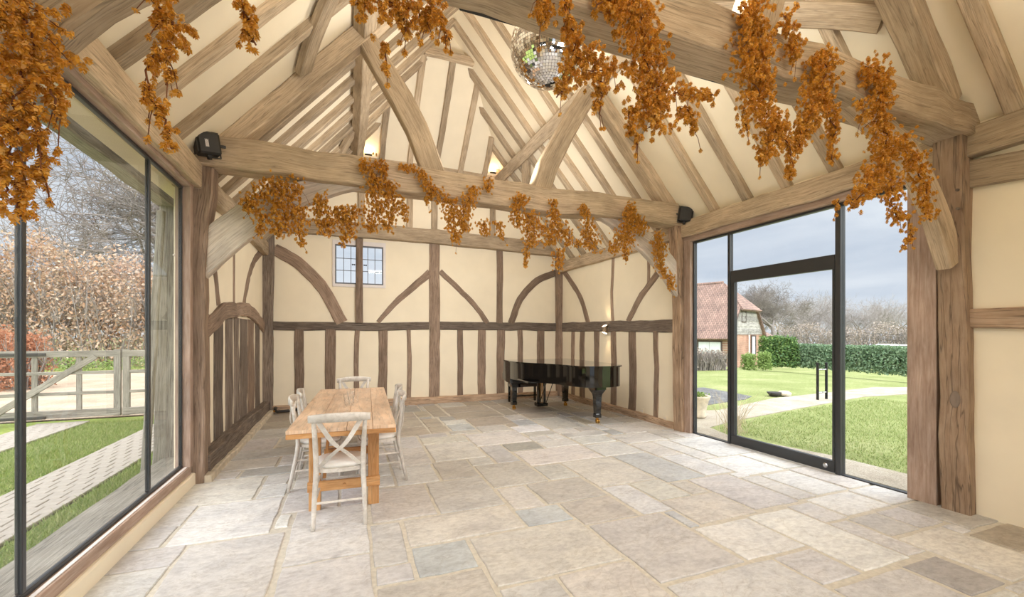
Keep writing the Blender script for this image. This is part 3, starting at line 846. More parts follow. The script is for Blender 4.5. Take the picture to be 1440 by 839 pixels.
beam('wall_stud', [(xl, 7.13, 1.94), (xl, 7.13, 3.1)], .06, .12, Nx, W_, wall_left)
beam('curved_brace', [(xl, 7.74, 1.98), (xl, 8.1, 2.45), (xl, 8.6, 2.82), (xl, 9.4, 3.15)], .07, .15, Nx, W_, wall_left, step=.12)


# ------------------------------------------------------------------ glazing
def board(name, b, parent, mat='new_oak', axis='z'):
    """straight oak board, box b, grain along axis"""
    x0, x1, y0, y1, z0, z1 = b
    c = ((x0 + x1) / 2, (y0 + y1) / 2, (z0 + z1) / 2)
    if axis == 'z': return beam(name, [(c[0], c[1], z0), (c[0], c[1], z1)], y1 - y0, x1 - x0, (0, 1, 0), M[mat], parent, jit=.0008, cham=.004, step=1.0)
    return beam(name, [(c[0], y0, c[2]), (c[0], y1, c[2])], x1 - x0, z1 - z0, (1, 0, 0), M[mat], parent, jit=.0008, cham=.004, step=1.0)


def bar(name, b, parent, mat='black_frame'):
    return MB().cbox(*b, c=.004).build(name, M[mat], parent)


# right: fixed side lights and transom around a pivot door
XG = XR + .03
window_3 = tag(bar('window_3', (XG - .03, XG + .03, 2.40, 5.17, 2.955, 2.985), None), kind='structure')
bar('bottom_channel', (XG - .03, XG + .03, 2.40, 3.05, -.004, .012), window_3)
bar('bottom_channel', (XG - .03, XG + .03, 4.51, 5.17, -.004, .012), window_3)
bar('jamb_channel', (XG - .03, XG + .03, 5.135, 5.165, .0, 2.97), window_3)
bar('jamb_channel', (XG - .02, XG + .02, 2.40, 2.418, .0, 2.97), window_3)
bar('mullion', (XG - .035, XG + .035, 4.475, 4.515, .0, 2.97), window_3)
bar('mullion', (XG - .045, XG + .045, 3.03, 3.085, .0, 2.97), window_3)
for y0, y1, z0, z1 in ((4.515, 5.135, .012, 2.955), (2.418, 3.03, .012, 2.955), (3.085, 4.475, 2.44, 2.955)):
    MB().box(XG - .006, XG + .006, y0, y1, z0, z1).build('pane', M['glass'], window_3)
door_1 = tag(bar('door_1', (XG - .03, XG + .03, 3.095, 4.465, 2.27, 2.43), None), kind='structure')
bar('bottom_rail', (XG - .03, XG + .03, 3.095, 4.465, .006, .135), door_1)
bar('stile', (XG - .03, XG + .03, 3.095, 3.125, .135, 2.27), door_1)
bar('stile', (XG - .03, XG + .03, 4.405, 4.465, .135, 2.27), door_1)
MB().box(XG - .006, XG + .006, 3.125, 4.405, .135, 2.27).build('pane', M['glass'], door_1)
for xs in (-1, 1):
    hd = MB().tube([(XG + xs * .075, 3.25, .80), (XG + xs * .075, 3.25, 1.22)], .014, 10).build('handle', M['black_frame'], door_1, smooth=False)
    for z in (.88, 1.14):
        MB().tube([(XG + xs * .006, 3.25, z), (XG + xs * .075, 3.25, z)], .009, 8).build('handle_standoff', M['steel'], hd)
MB().lathe([(.0, .0), (.026, .0), (.028, .012), (.018, .02), (.0, .02)], n=14).build('lock_cylinder', M['steel'], door_1).matrix_local = Matrix.Translation((XG - .032, 3.19, .07)) @ Matrix.Rotation(-PI / 2, 4, 'Y')
# right oak linings
board('lining_board', (XR - .05, XR + .06, 5.17, 5.30, .0, 3.0), wall_right)
board('lining_board', (XR - .09, XR + .06, 2.185, 2.40, .0, 3.0), wall_right)
board('lining_board', (XR - .05, XR + .06, 2.28, 5.30, 2.985, 3.075), wall_right, axis='y')

# left: tall fixed glazing on an oak sill, two bays
XGL = XL - .05
for wi, (y0, y1, mulls) in enumerate(((2.27, 5.19, (2.92, 4.42)),)):
    zb, zt = .235, 3.0
    w = tag(bar('window_2' if wi == 0 else 'window_4', (XGL - .016, XGL + .016, y0, y1, zt, zt + .03), None), kind='structure')
    bar('bottom_channel', (XGL - .016, XGL + .016, y0, y1, zb - .03, zb), w)
    bar('jamb_channel', (XGL - .014, XGL + .014, y1 - .03, y1, zb, zt), w)
    bar('jamb_channel', (XGL - .03, XGL + .03, y0, y0 + .03, zb, zt), w)
    edges = [y0 + .03] + [q for m in mulls for q in (m - .016, m + .016)] + [y1 - .03]
    for m in mulls: bar('mullion', (XGL - .016, XGL + .016, m - .016, m + .016, zb, zt), w)
    for k in range(0, len(edges), 2):
        MB().box(XGL - .006, XGL + .006, edges[k], edges[k + 1], zb, zt).build('pane', M['glass'], w)
    board('sill_board', (XL - .10, XL + .02, y0 - .03, y1 + .05, .12, .205), wall_left, axis='y')
    MB().cbox(XL - .02, XL + .005, y0, y1 + .02, .205, .212).build('sill_bead', M['white_wood'], wall_left)
    MB().cbox(XL - .05, XL + .045, y0 - .1, y1 + .12, -.01, .12, c=.012).build('stone_kerb', M['plaster'], wall_left)
    board('lining_board', (XL - .10, XL + .03, y0 - .1, y1 + .1, 3.03, 3.09), wall_left, axis='y')
    board('lining_board', (XL - .10, XL + .03, y1, y1 + .08, .2, 3.05), wall_left)
    board('lining_board', (XL - .10, XL + .03, y0 - .08, y0, .2, 3.05), wall_left)
# old frame outside the left glazing
beam('outer_post', [(XL - .42, 5.98, .0), (XL - .40, 6.0, 1.6), (XL - .36, 5.98, 3.0)], .2, .17, Nx, M['grey_oak'], wall_left, jit=.012)
beam('outer_post', [(XL - .52, 5.70, .0), (XL - .46, 5.76, 1.6), (XL - .40, 5.78, 2.9)], .07, .06, Nx, M['grey_oak'], wall_left, jit=.006)
beam('outer_head', [(XL - .40, -1.2, 3.08), (XL - .40, 2.2, 3.1), (XL - .40, 6.1, 3.08)], .16, .2, Nx, M['grey_oak'], wall_left, jit=.012)
beam('outer_sill', [(XL - .28, -1.2, .08), (XL - .28, 2.2, .08), (XL - .28, 6.1, .08)], .30, .16, Nx, M['grey_oak'], wall_left, jit=.008)

# front glazing added behind the camera to let in more daylight
added_window = tag(bar('added_window', (-.3, 2.72, YF - .1, YF - .04, 3.0, 3.05), None), kind='structure')
bar('bottom_channel', (-.3, 2.72, YF - .1, YF - .04, .02, .06), added_window)
for x in (-.3, 1.19, 2.68): bar('mullion', (x, x + .04, YF - .1, YF - .04, .06, 3.0), added_window)
for x in (-.26, 1.23): MB().box(x, x + 1.45, YF - .076, YF - .064, .06, 3.0).build('pane', M['glass'], added_window)

# leaded casement in the back wall
window_1 = tag(MB().box(wx0, wx1, YB - .02, YB + .08, wz0, wz0 + .06).box(wx0, wx1, YB - .02, YB + .08, wz1 - .09, wz1).box(wx0, wx0 + .05, YB - .02, YB + .08, wz0 + .06, wz1 - .09)
               .box(wx1 - .05, wx1, YB - .02, YB + .08, wz0 + .06, wz1 - .09).build('window_1', M['white_wood']), kind='structure')
for ca, cb_ in ((wx0 + .05, .285), (.285, wx1 - .05)):
    cz0, cz1 = wz0 + .06, wz1 - .09
    cs_ = MB().box(ca, cb_, YB + .0, YB + .03, cz0, cz0 + .03).box(ca, cb_, YB, YB + .03, cz1 - .03, cz1).box(ca, ca + .025, YB, YB + .03, cz0 + .03, cz1 - .03).box(cb_ - .025, cb_, YB, YB + .03, cz0 + .03, cz1 - .03).build('casement', M['lead'], window_1)
    gx, gz = (cb_ - ca - .05) / 3, (cz1 - cz0 - .06) / 3
    for i in range(3):
        for j in range(3):
            MB().box(ca + .025 + i * gx, ca + .025 + (i + 1) * gx, YB + .012, YB + .018, cz0 + .03 + j * gz, cz0 + .03 + (j + 1) * gz).build('pane', M['glass'], cs_)
    for i in (1, 2):
        MB().box(ca + .019 + i * gx, ca + .031 + i * gx, YB + .006, YB + .024, cz0 + .03, cz1 - .03).build('lead_came', M['lead'], cs_)
        MB().box(ca + .025, cb_ - .025, YB + .006, YB + .024, cz0 + .024 + i * gz, cz0 + .036 + i * gz).build('lead_came', M['lead'], cs_)
    hx = .17 if ca < 0 else .40
    MB().tube([(hx - .03, YB - .02, 3.0), (hx, YB - .025, 3.0), (hx + .03, YB - .02, 3.0)], [.018, .008, .018], 8).build('latch', M['iron'], cs_)


# ------------------------------------------------------------------ dining table
TT = .775
ta = math.radians(-2.6)
table = empty('dining_table', (.045, 5.13, 0), ta)
tag(table, 'long pine trestle dining table with plank top', 'table')
tl, tw = 1.34, .425
top = MB().box(-tw + .06, tw - .06, -tl + .06, tl - .06, TT - .045, TT - .028).build('tabletop', M['pine'], table)
pe = [-tw, -.20, .03, .235, tw]
for k in range(4):
    beam('plank', [(pe[k] / 2 + pe[k + 1] / 2, -tl, TT - .014), (pe[k] / 2 + pe[k + 1] / 2, tl, TT - .014)], .028, pe[k + 1] - pe[k] - .003, (0, 0, 1), M['pine_top'], top, jit=.0006, cham=.003, step=.8)
for s in (-1, 1):
    beam('edge_board', [(s * (tw - .02), -tl + .01, TT - .050), (s * (tw - .02), tl - .01, TT - .050)], .04, .04, (0, 0, 1), M['pine'], table, jit=.0006, cham=.003, step=.8)
    beam('end_board', [(-tw + .01, s * (tl - .02), TT - .050), (tw - .01, s * (tl - .02), TT - .050)], .04, .04, (0, 0, 1), M['pine'], table, jit=.0006, cham=.003, step=.8)
for s in (-1, 1):
    y = s * 1.00
    for sx in (-1, 1):
        beam('leg', [(sx * .245, y, 0), (sx * .245, y, TT - .045)], .07, .095, (0, 1, 0), M['pine'], table, jit=.0006, cham=.004, step=.6)
    beam('cross_rail', [(-.30, y - s * -.045, .215), (.30, y - s * -.045, .215)], .035, .085, (0, 1, 0), M['pine'], table, jit=.0005, cham=.003, step=.6)
    beam('cross_rail', [(-.30, y, TT - .085), (.30, y, TT - .085)], .03, .07, (0, 1, 0), M['pine'], table, jit=.0005, cham=.003, step=.6)
    beam('cross_rail', [(-.20, y - s * .35, .40), (.20, y - s * .35, .40)], .03, .075, (0, 1, 0), M['pine'], table, jit=.0005, cham=.003, step=.6)
    MB().tube([(0, y + s * .035 - s * -.03, .215), (0, y + s * .08, .215)], .014, 8).build('dowel', M['pine'], table)
    for sx in (-1, 1):
        beam('support_strut', [(sx * .17, y, .26), (sx * .17, y - s * .70, TT - .05)], .025, .05, (1, 0, 0), M['pine'], table, jit=.0005, cham=.003, step=.6)


# ------------------------------------------------------------------ chairs
def make_chair():
    t = empty('dining_chair')
    P = M['white_paint']
    for s in (-1, 1):
        pts = smooth_path([(s * .195, -.275, 0), (s * .187, -.225, .24), (s * .178, -.19, .46), (s * .185, -.215, .70), (s * .195, -.245, .885)], 12)
        MB().tube(pts, [.0165 + .005 * math.sin(PI * i / 12) for i in range(13)], 8).build('back_leg', P, t, smooth=True)
        MB().tube([(s * .185, .20, 0), (s * .178, .185, .25), (s * .17, .175, .44)], [.013, .016, .019], 8).build('front_leg', P, t, smooth=True)
    # bowed top rail, ends lapping past the posts
    v, f = [], []
    n = 16
    for i in range(n + 1):
        q = i / n * 2 - 1
        x = q * .235
        y = -.285 + .05 * q * q
        hgt = .036 - .008 * abs(q) ** 3
        zc = .872 + .012 * (1 - q * q)
        for dy_, dz_ in ((-.011, -hgt), (.011, -hgt), (.013, hgt * .6), (.004, hgt), (-.006, hgt), (-.013, hgt * .6)):
            v.append((x, y + dy_, zc + dz_))
    for i in range(n):
        for k in range(6): f.append((i * 6 + k, i * 6 + (k + 1) % 6, (i + 1) * 6 + (k + 1) % 6, (i + 1) * 6 + k))
    f += [tuple(range(6))[::-1], tuple(n * 6 + k for k in range(6))]
    mesh('top_rail', v, f, P, t, smooth=True)
    for s in (-1, 1):
        pts = smooth_path([(s * .155, -.252, .845), (s * .05, -.265 - .008 * s, .68), (-s * .06, -.243 - .006 * s, .58), (-s * .155, -.195, .475)], 10)
        v, f = [], []
        for p in pts:
            for dx, dy_ in ((-.021, -.006), (.021, -.006), (.021, .006), (-.021, .006)): v.append((p.x + dx, p.y + dy_, p.z))
        for i in range(10):
            for k in range(4): f.append((i * 4 + k, i * 4 + (k + 1) % 4, (i + 1) * 4 + (k + 1) % 4, (i + 1) * 4 + k))
        f += [(3, 2, 1, 0), (40, 41, 42, 43)]
        mesh('cross_slat', v, f, P, t)
    out = []
    for i in range(28):
        a = 2 * PI * i / 28
        c, s_ = math.cos(a), math.sin(a)
        e = .55
        x = math.copysign(abs(c) ** e, c) * (.205 + .015 * s_)
        y = math.copysign(abs(s_) ** e, s_) * .205
        out.append((x, y))
    MB().prism(out, .425, .455, lambda a, b, h: (a, b, h)).build('seat_frame', P, t)
    v, f = [], []
    rings = [(.94, .455), (.98, .468), (.96, .482), (.80, .494), (.4, .500), (.02, .501)]
    for sc_, z in rings:
        for (a, b) in out: v.append((a * sc_ * .96, b * sc_ * .96 + .005, z))
    for i in range(len(rings) - 1):
        for k in range(28): f.append((i * 28 + k, i * 28 + (k + 1) % 28, (i + 1) * 28 + (k + 1) % 28, (i + 1) * 28 + k))
    f.append(tuple(range(28))[::-1]); f.append(tuple((len(rings) - 1) * 28 + k for k in range(28)))
    mesh('seat_cushion', v, f, M['cushion'], t, smooth=True)
    for s in (-1, 1):
        MB().tube([(s * .187, -.232, .20), (s * .18, .19, .20)], .009, 6).build('stretcher', P, t)
        MB().tube([(s * .184, -.212, .30), (s * .177, .182, .30)], .009, 6).build('stretcher', P, t)
    MB().tube([(-.178, .186, .26), (.178, .186, .26)], .010, 6).build('stretcher', P, t)
    MB().tube([(-.19, -.235, .20), (.19, -.235, .20)], .010, 6).build('stretcher', P, t)
    return t


chair0 = make_chair()
CH = [((-.03, 3.95), math.radians(-2), 'white cross-back chair at the table end facing the back wall'),
      ((-.235, 4.86), -PI / 2 - .03, 'white cross-back chair at the long table side by the timbered wall, nearer the tall glazing'),
      ((-.215, 5.42), -PI / 2 + .02, 'white cross-back chair at the long table side by the timbered wall, nearer the back wall'),
      ((.33, 4.80), PI / 2 + .03, 'white cross-back chair at the table side towards the piano, farther from the back wall'),
      ((.37, 5.45), PI / 2 - .04, 'white cross-back chair at the table side towards the piano, nearer the back wall'),
      ((.13, 6.42), PI + .02, 'white cross-back chair at the table end standing with its back to the back wall')]
for i, ((x, y), rz, lab) in enumerate(CH):
    c = chair0 if i == 0 else copy_tree(chair0)
    c.location = (x, y, .001)
    c.rotation_euler = (0, 0, rz)
    tag(c, lab, 'chair', 'cross-back chairs around the dining table')

# drinking glasses on the table
gl0 = empty('drinking_glass')
MB().lathe([(.030, .0), (.030, .004), (.005, .008), (.004, .045), (.018, .060), (.027, .085), (.027, .150), (.0255, .150), (.0255, .086), (.016, .062), (.0, .056)], n=14).build('bowl', M['table_glass'], gl0, smooth=True)
GP = [(488.5, 579), (494, 578), (487, 573), (492, 569), (495.5, 566), (500, 575)]
for i, (u, v_) in enumerate(GP):
    g = gl0 if i == 0 else copy_tree(gl0)
    p = on_z(u, v_, TT)
    g.location = (p.x, p.y, TT + .001)
    tag(g, 'clear stemmed drinking glass standing in a cluster mid table', 'glass', 'drinking glasses on the dining table')

# ------------------------------------------------------------------ grand piano
piano = empty('grand_piano', (3.82, 7.3, 0))
tag(piano, 'glossy black grand piano with closed lid in the far corner', 'piano')
LQ = M['lacquer']
def pw(pts): return [(a - 3.82, b - 7.3) for a, b in pts]
ctl = [(3.06, 7.95), (3.07, 7.70), (3.13, 7.42), (3.29, 7.10), (3.46, 6.82), (3.56, 6.55), (3.62, 6.32), (3.74, 6.13), (3.95, 6.04), (4.20, 6.05), (4.40, 6.15), (4.49, 6.36), (4.50, 6.7)]
cur = [(p.x, p.y) for p in smooth_path([(a, b, 0) for a, b in ctl], 40)]
outl = pw([(4.50, 7.95)] + [(3.06, 7.95)] + cur[1:])
MB().prism(outl, .655, .985, lambda a, b, h: (a, b, h)).build('case', LQ, piano)
lid = pw([(4.52, 8.26), (3.04, 8.26)] + [(3.82 + (a - 3.78) * 1.0 + (-.02 if a < 3.8 else .02 if a > 4.3 else 0) - .04 + .0, b - (.02 if b < 6.3 else 0)) for a, b in cur])
lo = MB().prism(lid, .987, 1.012, lambda a, b, h: (a, b, h)).build('lid', LQ, piano)
ck_poly = [(.62, .57), (.80, .57), (1.0, .60), (1.06, .66), (1.07, .72), (1.035, .745), (1.02, .80), (1.0, .90), (.98, .985), (.62, .985)]
for x0, x1 in ((-.76, -.70), (.62, .68)):
    MB().prism(ck_poly, x0, x1, lambda a, b, h: (h, a, b)).build('cheek', LQ, piano)
MB().cbox(-.70, .62, .62, 1.03, .58, .66).build('key_bed', LQ, piano)
MB().cbox(-.70, .62, 1.0, 1.03, .66, .72).build('key_slip', LQ, piano)
MB().cbox(-.70, .62, .78, .82, .70, .98).build('fallboard', LQ, piano)
kb = MB()
for k in range(52): kb.box(-.688 + k * .0248, -.688 + k * .0248 + .0235, .83, .99, .68, .70)
kb.build('keyboard', M['white_wood'], piano)
MB().cbox(-.60, .60, .10, .62, .61, .655).build('soundboard_beam', LQ, piano)
def pleg(x, y, rz):
    lg = MB()
    sec = [(.105, .60, .105), (.10, .57, .10), (.066, .51, .062), (.056, .46, .054), (.045, .17, .043), (.052, .155, .050), (.052, .10, .050)]
    v, f = [], []
    for a, z, b in sec: v += [(x - a, y - b, z), (x + a, y - b, z), (x + a, y + b, z), (x - a, y + b, z)]
    for i in range(len(sec) - 1):
        for k in range(4): f.append((i * 4 + k, (i + 1) * 4 + k, (i + 1) * 4 + (k + 1) % 4, i * 4 + (k + 1) % 4))
    f += [(0, 1, 2, 3), tuple(4 * (len(sec) - 1) + k for k in (3, 2, 1, 0))]
    lg.add(v, f)
    lg.box(x - .11, x + .11, y - .11, y + .11, .585, .66)
    l_ = lg.build('leg', LQ, piano)
    MB().lathe([(.030, .10), (.034, .09), (.024, .078), (.014, .07), (.020, .058), (.0, .055)], (x, y, 0), 12).build('caster_stem', M['brass'], l_, smooth=True)
    w = MB()
    for dx in (-.018, .018): w.tube([(x + dx - .008, y - .012, .034), (x + dx + .008, y - .012, .034)], .034, 14)
    w.box(x - .03, x + .03, y - .018, y + .014, .034, .066)
    w.build('caster', M['brass'], l_)
pleg(3.22 - 3.82, 8.12 - 7.3, 0); pleg(4.42 - 3.82, 8.14 - 7.3, 0); pleg(4.08 - 3.82, 6.36 - 7.3, 0)
ly = MB().cbox(-.12, .12, .70, .86, .045, .115).build('lyre_box', LQ, piano)
for sx in (-.075, .075): MB().cbox(sx - .02, sx + .02, .75, .80, .115, .60).build('lyre_post', LQ, piano)
for sx in (-.02, .02): MB().tube([(sx, .775, .1), (sx, .775, .60)], .006, 6).build('pedal_rod', M['brass'], piano)
for sx in (-.07, 0, .07): MB().cbox(sx - .012, sx + .012, .85, .96, .06, .072).build('pedal', M['brass'], piano)
for sx in (-.075, .075): MB().tube([(sx, .72, .09), (sx, .35, .62)], .008, 6).build('lyre_brace', LQ, piano)
MB().cbox(-.735, -.70, -.22, .62, .66, .69).build('rim_moulding', LQ, piano)

bench = empty('piano_bench', (3.80, 8.93, 0))
tag(bench, 'black lacquered piano bench tucked behind the grand piano', 'bench')
MB().cbox(-.36, .36, -.17, .17, .43, .49, c=.02).build('seat_pad', M['black'], bench)
MB().cbox(-.35, .35, -.16, .16, .36, .43).build('apron', LQ, bench)
for sx in (-1, 1):
    for sy in (-1, 1):
        MB().cbox(sx * .32 - .025, sx * .32 + .025, sy * .13 - .025, sy * .13 + .025, 0, .36).build('leg', LQ, bench)
    MB().cbox(sx * .32 - .012, sx * .32 + .012, -.13, .13, .13, .16).build('stretcher', LQ, bench)
MB().cbox(-.32, .32, -.012, .012, .13, .16).build('stretcher', LQ, bench)

# ------------------------------------------------------------------ speakers, sconce, sockets, disco ball, pipe
def speaker(loc, rz, tilt, label):
    t = empty('wall_speaker', loc, rz)
    t.rotation_euler = (tilt, 0, rz)
    tag(t, label, 'speaker', 'black loudspeakers on the far truss')
    b = MB().cbox(-.075, .075, -.10, .10, -.11, .11, c=.018).build('cabinet', M['black'], t)
    MB().cbox(-.066, .066, -.108, -.099, -.10, .10, c=.004).build('grille', M['iron'], b)
    br = MB()
    br.box(-.02, .02, -.02, .02, .11, .125).box(-.02, .02, -.02, .02, -.125, -.11).box(-.012, .012, .10, .106, -.125, .125)
    br.box(-.012, .012, .0, .106, .122, .128).box(-.012, .012, .0, .106, -.128, -.122).box(-.012, .012, .1, .16, -.012, .012)
    br.build('bracket', M['iron'], t)
    for z in (-.135, .135): MB().lathe([(.022, -.012), (.022, .012), (.0, .012)], (0, .0, z), 10, True).build('knob', M['black'], t)
    st = MB()
    for k in range(5): st.box(.0752, .0758, -.035 + .006 * k, -.031 + .006 * k, -.045, .03 - .008 * (k % 2))
    st.build('maker_lettering', M['white_wood'], b)
    return t
speaker((XL + .18, 5.16, 3.47), -1.1, math.radians(8), 'black loudspeaker bracketed above the post by the tall glazing')
speaker((XR - .12, 5.20, 3.40), 1.0, math.radians(8), 'black loudspeaker bracketed above the glass door side post')

sc = empty('wall_sconce', (XR - .10, 7.44, 1.64))
tag(sc, 'small up-and-down wall light on the rail behind the piano', 'wall light')
v, f = [], []
n = 18
for zz, sg in ((-.075, 1), (.075, -1)):
    for k in range(n):
        a = 2 * PI * k / n
        v.append((.05 * math.cos(a), .05 * math.sin(a), zz - sg * .5 * .05 * math.cos(a)))
f = [(k, (k + 1) % n, n + (k + 1) % n, n + k) for k in range(n)]
mesh('sconce_body', v, f, M['lampwood'], sc, smooth=True)
for zz, sg in ((-.072, 1), (.072, -1)):
    mesh('lens', [(.048 * math.cos(2 * PI * k / n), .048 * math.sin(2 * PI * k / n), zz - sg * .5 * .048 * math.cos(2 * PI * k / n)) for k in range(n)], [tuple(range(n)) if sg < 0 else tuple(range(n))[::-1]], M['glow'], sc)
MB().box(.05, .095, -.03, .03, -.04, .04).build('back_plate', M['lampwood'], sc)
for zz, rx in ((.10, PI), (-.10, 0)):
    L = bpy.data.lights.new('sconce_bulb', 'SPOT'); L.energy = 5; L.spot_size = math.radians(75); L.spot_blend = .9; L.color = (1, .74, .42); L.shadow_soft_size = .03
    lo_ = bpy.data.objects.new('sconce_bulb', L); COL.objects.link(lo_); lo_.parent = sc; lo_.location = (0, 0, zz); lo_.rotation_euler = (rx, 0, 0)

for (u, v_) in ((903, 577), (936, 587)):
    p = on_x(u, v_, XR)
    s_ = tag(MB().cbox(XR - .012, XR, p.y - .043, p.y + .043, p.z - .043, p.z + .043, c=.004).build('wall_socket', M['plaster']), 'cream square socket plate low on the wall ' + ('towards the piano' if u < 920 else 'beside the glass door post'), 'socket', 'sockets low on the plaster by the glass door')
    for dy_ in (-.02, .02): MB().box(XR - .014, XR - .0115, p.y + dy_ - .006, p.y + dy_ + .006, p.z - .02, p.z + .01).build('switch', M['white_wood'], s_)

# mirror ball: core, rows of flat mirror tiles, cap and chain up to the ridge
BR = .33
ball = empty('mirror_ball', (1.68, 3.42, 4.09))
tag(ball, 'mirrored disco ball hanging behind the near tie beam', 'disco ball')
MB().lathe([(BR * .975 * math.sin(PI * i / 16), -BR * .975 * math.cos(PI * i / 16)) for i in range(17)], n=28).build('core', M['ballcore'], ball, smooth=True)
v, f = [], []
rows = 42
for i in range(1, rows - 1):
    th = PI * (i + .5) / rows
    m = max(6, int(2 * PI * math.sin(th) / (PI / rows)))
    for k in range(m):
        ph = 2 * PI * (k + .5 * (i % 2)) / m
        nrm = Vector((math.sin(th) * math.cos(ph), math.sin(th) * math.sin(ph), -math.cos(th)))
        e1 = Vector((-math.sin(ph), math.cos(ph), 0)); e2 = nrm.cross(e1)
        nj = (nrm + e1 * RND.gauss(0, .02) + e2 * RND.gauss(0, .02)).normalized()
        e1 = (e1 - nj * e1.dot(nj)).normalized(); e2 = nj.cross(e1)
        s_ = BR * PI / rows * .46
        b = len(v)
        c_ = nrm * BR
        v += [c_ - e1 * s_ - e2 * s_, c_ + e1 * s_ - e2 * s_, c_ + e1 * s_ + e2 * s_, c_ - e1 * s_ + e2 * s_]
        f.append((b, b + 1, b + 2, b + 3))
tiles = mesh('mirror_tile', v, f, M['mirror'], ball); tiles['kind'] = 'stuff'
MB().lathe([(.05, BR - .01), (.05, BR + .02), (.02, BR + .03), (.02, BR + .07), (0, BR + .07)], n=14).build('cap', M['steel'], ball)
MB().tube([(0, 0, BR + .06), (XC - 1.68, 0, APEX - 4.09 - .1)], .006, 6).build('hanging_chain', M['iron'], ball)

pipe = empty('floor_pipe', (XL + .22, 9.40, 0))
tag(pipe, 'dark pipe stub with brass valve on the floor in the left corner', 'pipe')
MB().tube([(.0, .06, .10), (.0, -.05, .07), (.05, -.10, .045), (.30, -.06, .05), (.42, .06, .06)], .03, 8).build('pipe_run', M['iron'], pipe, smooth=True)
MB().lathe([(.028, 0), (.034, .015), (.028, .03), (0, .03)], n=10, close=True).build('valve', M['brass'], pipe).location = (.0, -.06, .045)
MB().lathe([(.020, 0), (.024, .012), (.0, .02)], n=10, close=True).build('valve_cap', M['steel'], pipe).location = (.26, -.07, .06)


# ------------------------------------------------------------------ collar uplights and added fill lamps on the trusses
def uplight(loc, watts, label, color=(1.0, .90, .74), size=(.5, .12)):
    t = empty('uplight', loc)
    tag(t, label, 'uplight', 'slim uplights lying on the beams')
    MB().box(-size[0] / 2, size[0] / 2, -size[1] / 2, size[1] / 2, 0, .02).build('tray', M['black'], t)
    L = bpy.data.lights.new('uplight_strip', 'AREA'); L.shape = 'RECTANGLE'; L.size = size[0]; L.size_y = size[1]
    L.energy = watts * LAMP; L.color = color
    o = bpy.data.objects.new('uplight_strip', L); COL.objects.link(o); o.parent = t; o.location = (0, 0, .03); o.rotation_euler = (PI, 0, 0)
    return t
for y, z, w, lab in ((Y1 + .06, 3.575, 26, 'long slim uplight added for fill on the tie beam beside the dining table'), (Y2 + .03, 3.522, 50, 'long slim uplight added for fill on the pegged tie beam'),
                     (Y0 + .05, 3.55, 60, 'long slim uplight added for fill on the front tie beam')):
    uplight((XC, y, z), w, lab, (1.0, .95, .87), (.9, .14))  # unseen uplights added to brighten the roof and the room


def added_wash(y, z, watts, tilt, label):
    """added fill lamp on the far face of a tie beam, brightening floor and back wall"""
    t = empty('added_wash', (XC, y, z))
    tag(t, label, 'added fill light', 'added fill lights behind the tie beams')
    h = MB().cbox(-1.2, 1.2, .0, .05, -.05, .05, c=.006).build('housing', M['black'], t)
    for x in (-.9, .9): MB().box(x - .03, x + .03, -.03, .0, -.03, .03).build('bracket', M['iron'], t)
    L = bpy.data.lights.new('added_wash_strip', 'AREA'); L.shape = 'RECTANGLE'; L.size = 2.3; L.size_y = .09; L.energy = watts * LAMP; L.color = (1.0, .98, .95)
    o = bpy.data.objects.new('added_wash_strip', L); COL.objects.link(o); o.parent = t; o.location = (0, .06, 0); o.rotation_euler = (PI / 2 - tilt, 0, 0)
    return t
added_wash(Y1 + .18, 3.42, 44, .30, 'added black linear fill light behind the tie beam beside the dining table')  # hidden lamps added to lift the floor and back wall
added_wash(Y2 + .18, 3.38, 30, .75, 'added black linear fill light behind the pegged tie beam')
added_wash(Y0 + .18, 3.38, 14, .75, 'added black linear fill light behind the front tie beam')
for x in (.45, 3.15):
    uplight((x, 9.22, HIP_Z0 + .09), .7, 'slim warm uplight on the collar of the half hip', (1.0, .70, .36), (.14, .05))

# ------------------------------------------------------------------ hops
# one papery cone: tiers of overlapping bracts
cv, cf = [], []
for tier in range(4):
    m = 5 if tier < 3 else 4
    r0 = (.55, .95, .85, .5)[tier]
    zt = -tier * .52
    for k in range(m):
        a = 2 * PI * (k + .5 * (tier % 2)) / m
        ca, sa = math.cos(a), math.sin(a)
        da = .62
        b = len(cv)
        cv += [(ca * .15, sa * .15, zt + .25), (math.cos(a - da) * r0 * .8, math.sin(a - da) * r0 * .8, zt - .18), (ca * r0 * 1.12, sa * r0 * 1.12, zt - .55), (math.cos(a + da) * r0 * .8, math.sin(a + da) * r0 * .8, zt - .18)]
        cf.append((b, b + 1, b + 2, b + 3))
CV, CF = np.array(cv), np.array(cf)
CV[:, 2] += .75


def rand_rots(n, tilt):
    """mostly hanging down, tilted at random"""
    th = NR.uniform(0, 2 * PI, n); ti = np.abs(NR.normal(0, tilt, n)); sp = NR.uniform(0, 2 * PI, n)
    c, s = np.cos(sp), np.sin(sp)
    Rz = np.stack([np.stack([c, -s, 0 * c], -1), np.stack([s, c, 0 * c], -1), np.stack([0 * c, 0 * c, 1 + 0 * c], -1)], 1)
    kx, ky = np.cos(th), np.sin(th)
    ct, st = np.cos(ti), np.sin(ti)
    K = np.zeros((n, 3, 3)); K[:, 0, 2] = ky; K[:, 2, 0] = -ky; K[:, 1, 2] = -kx; K[:, 2, 1] = kx
    R = np.eye(3)[None] + st[:, None, None] * K + (1 - ct)[:, None, None] * (K @ K)
    return R @ Rz


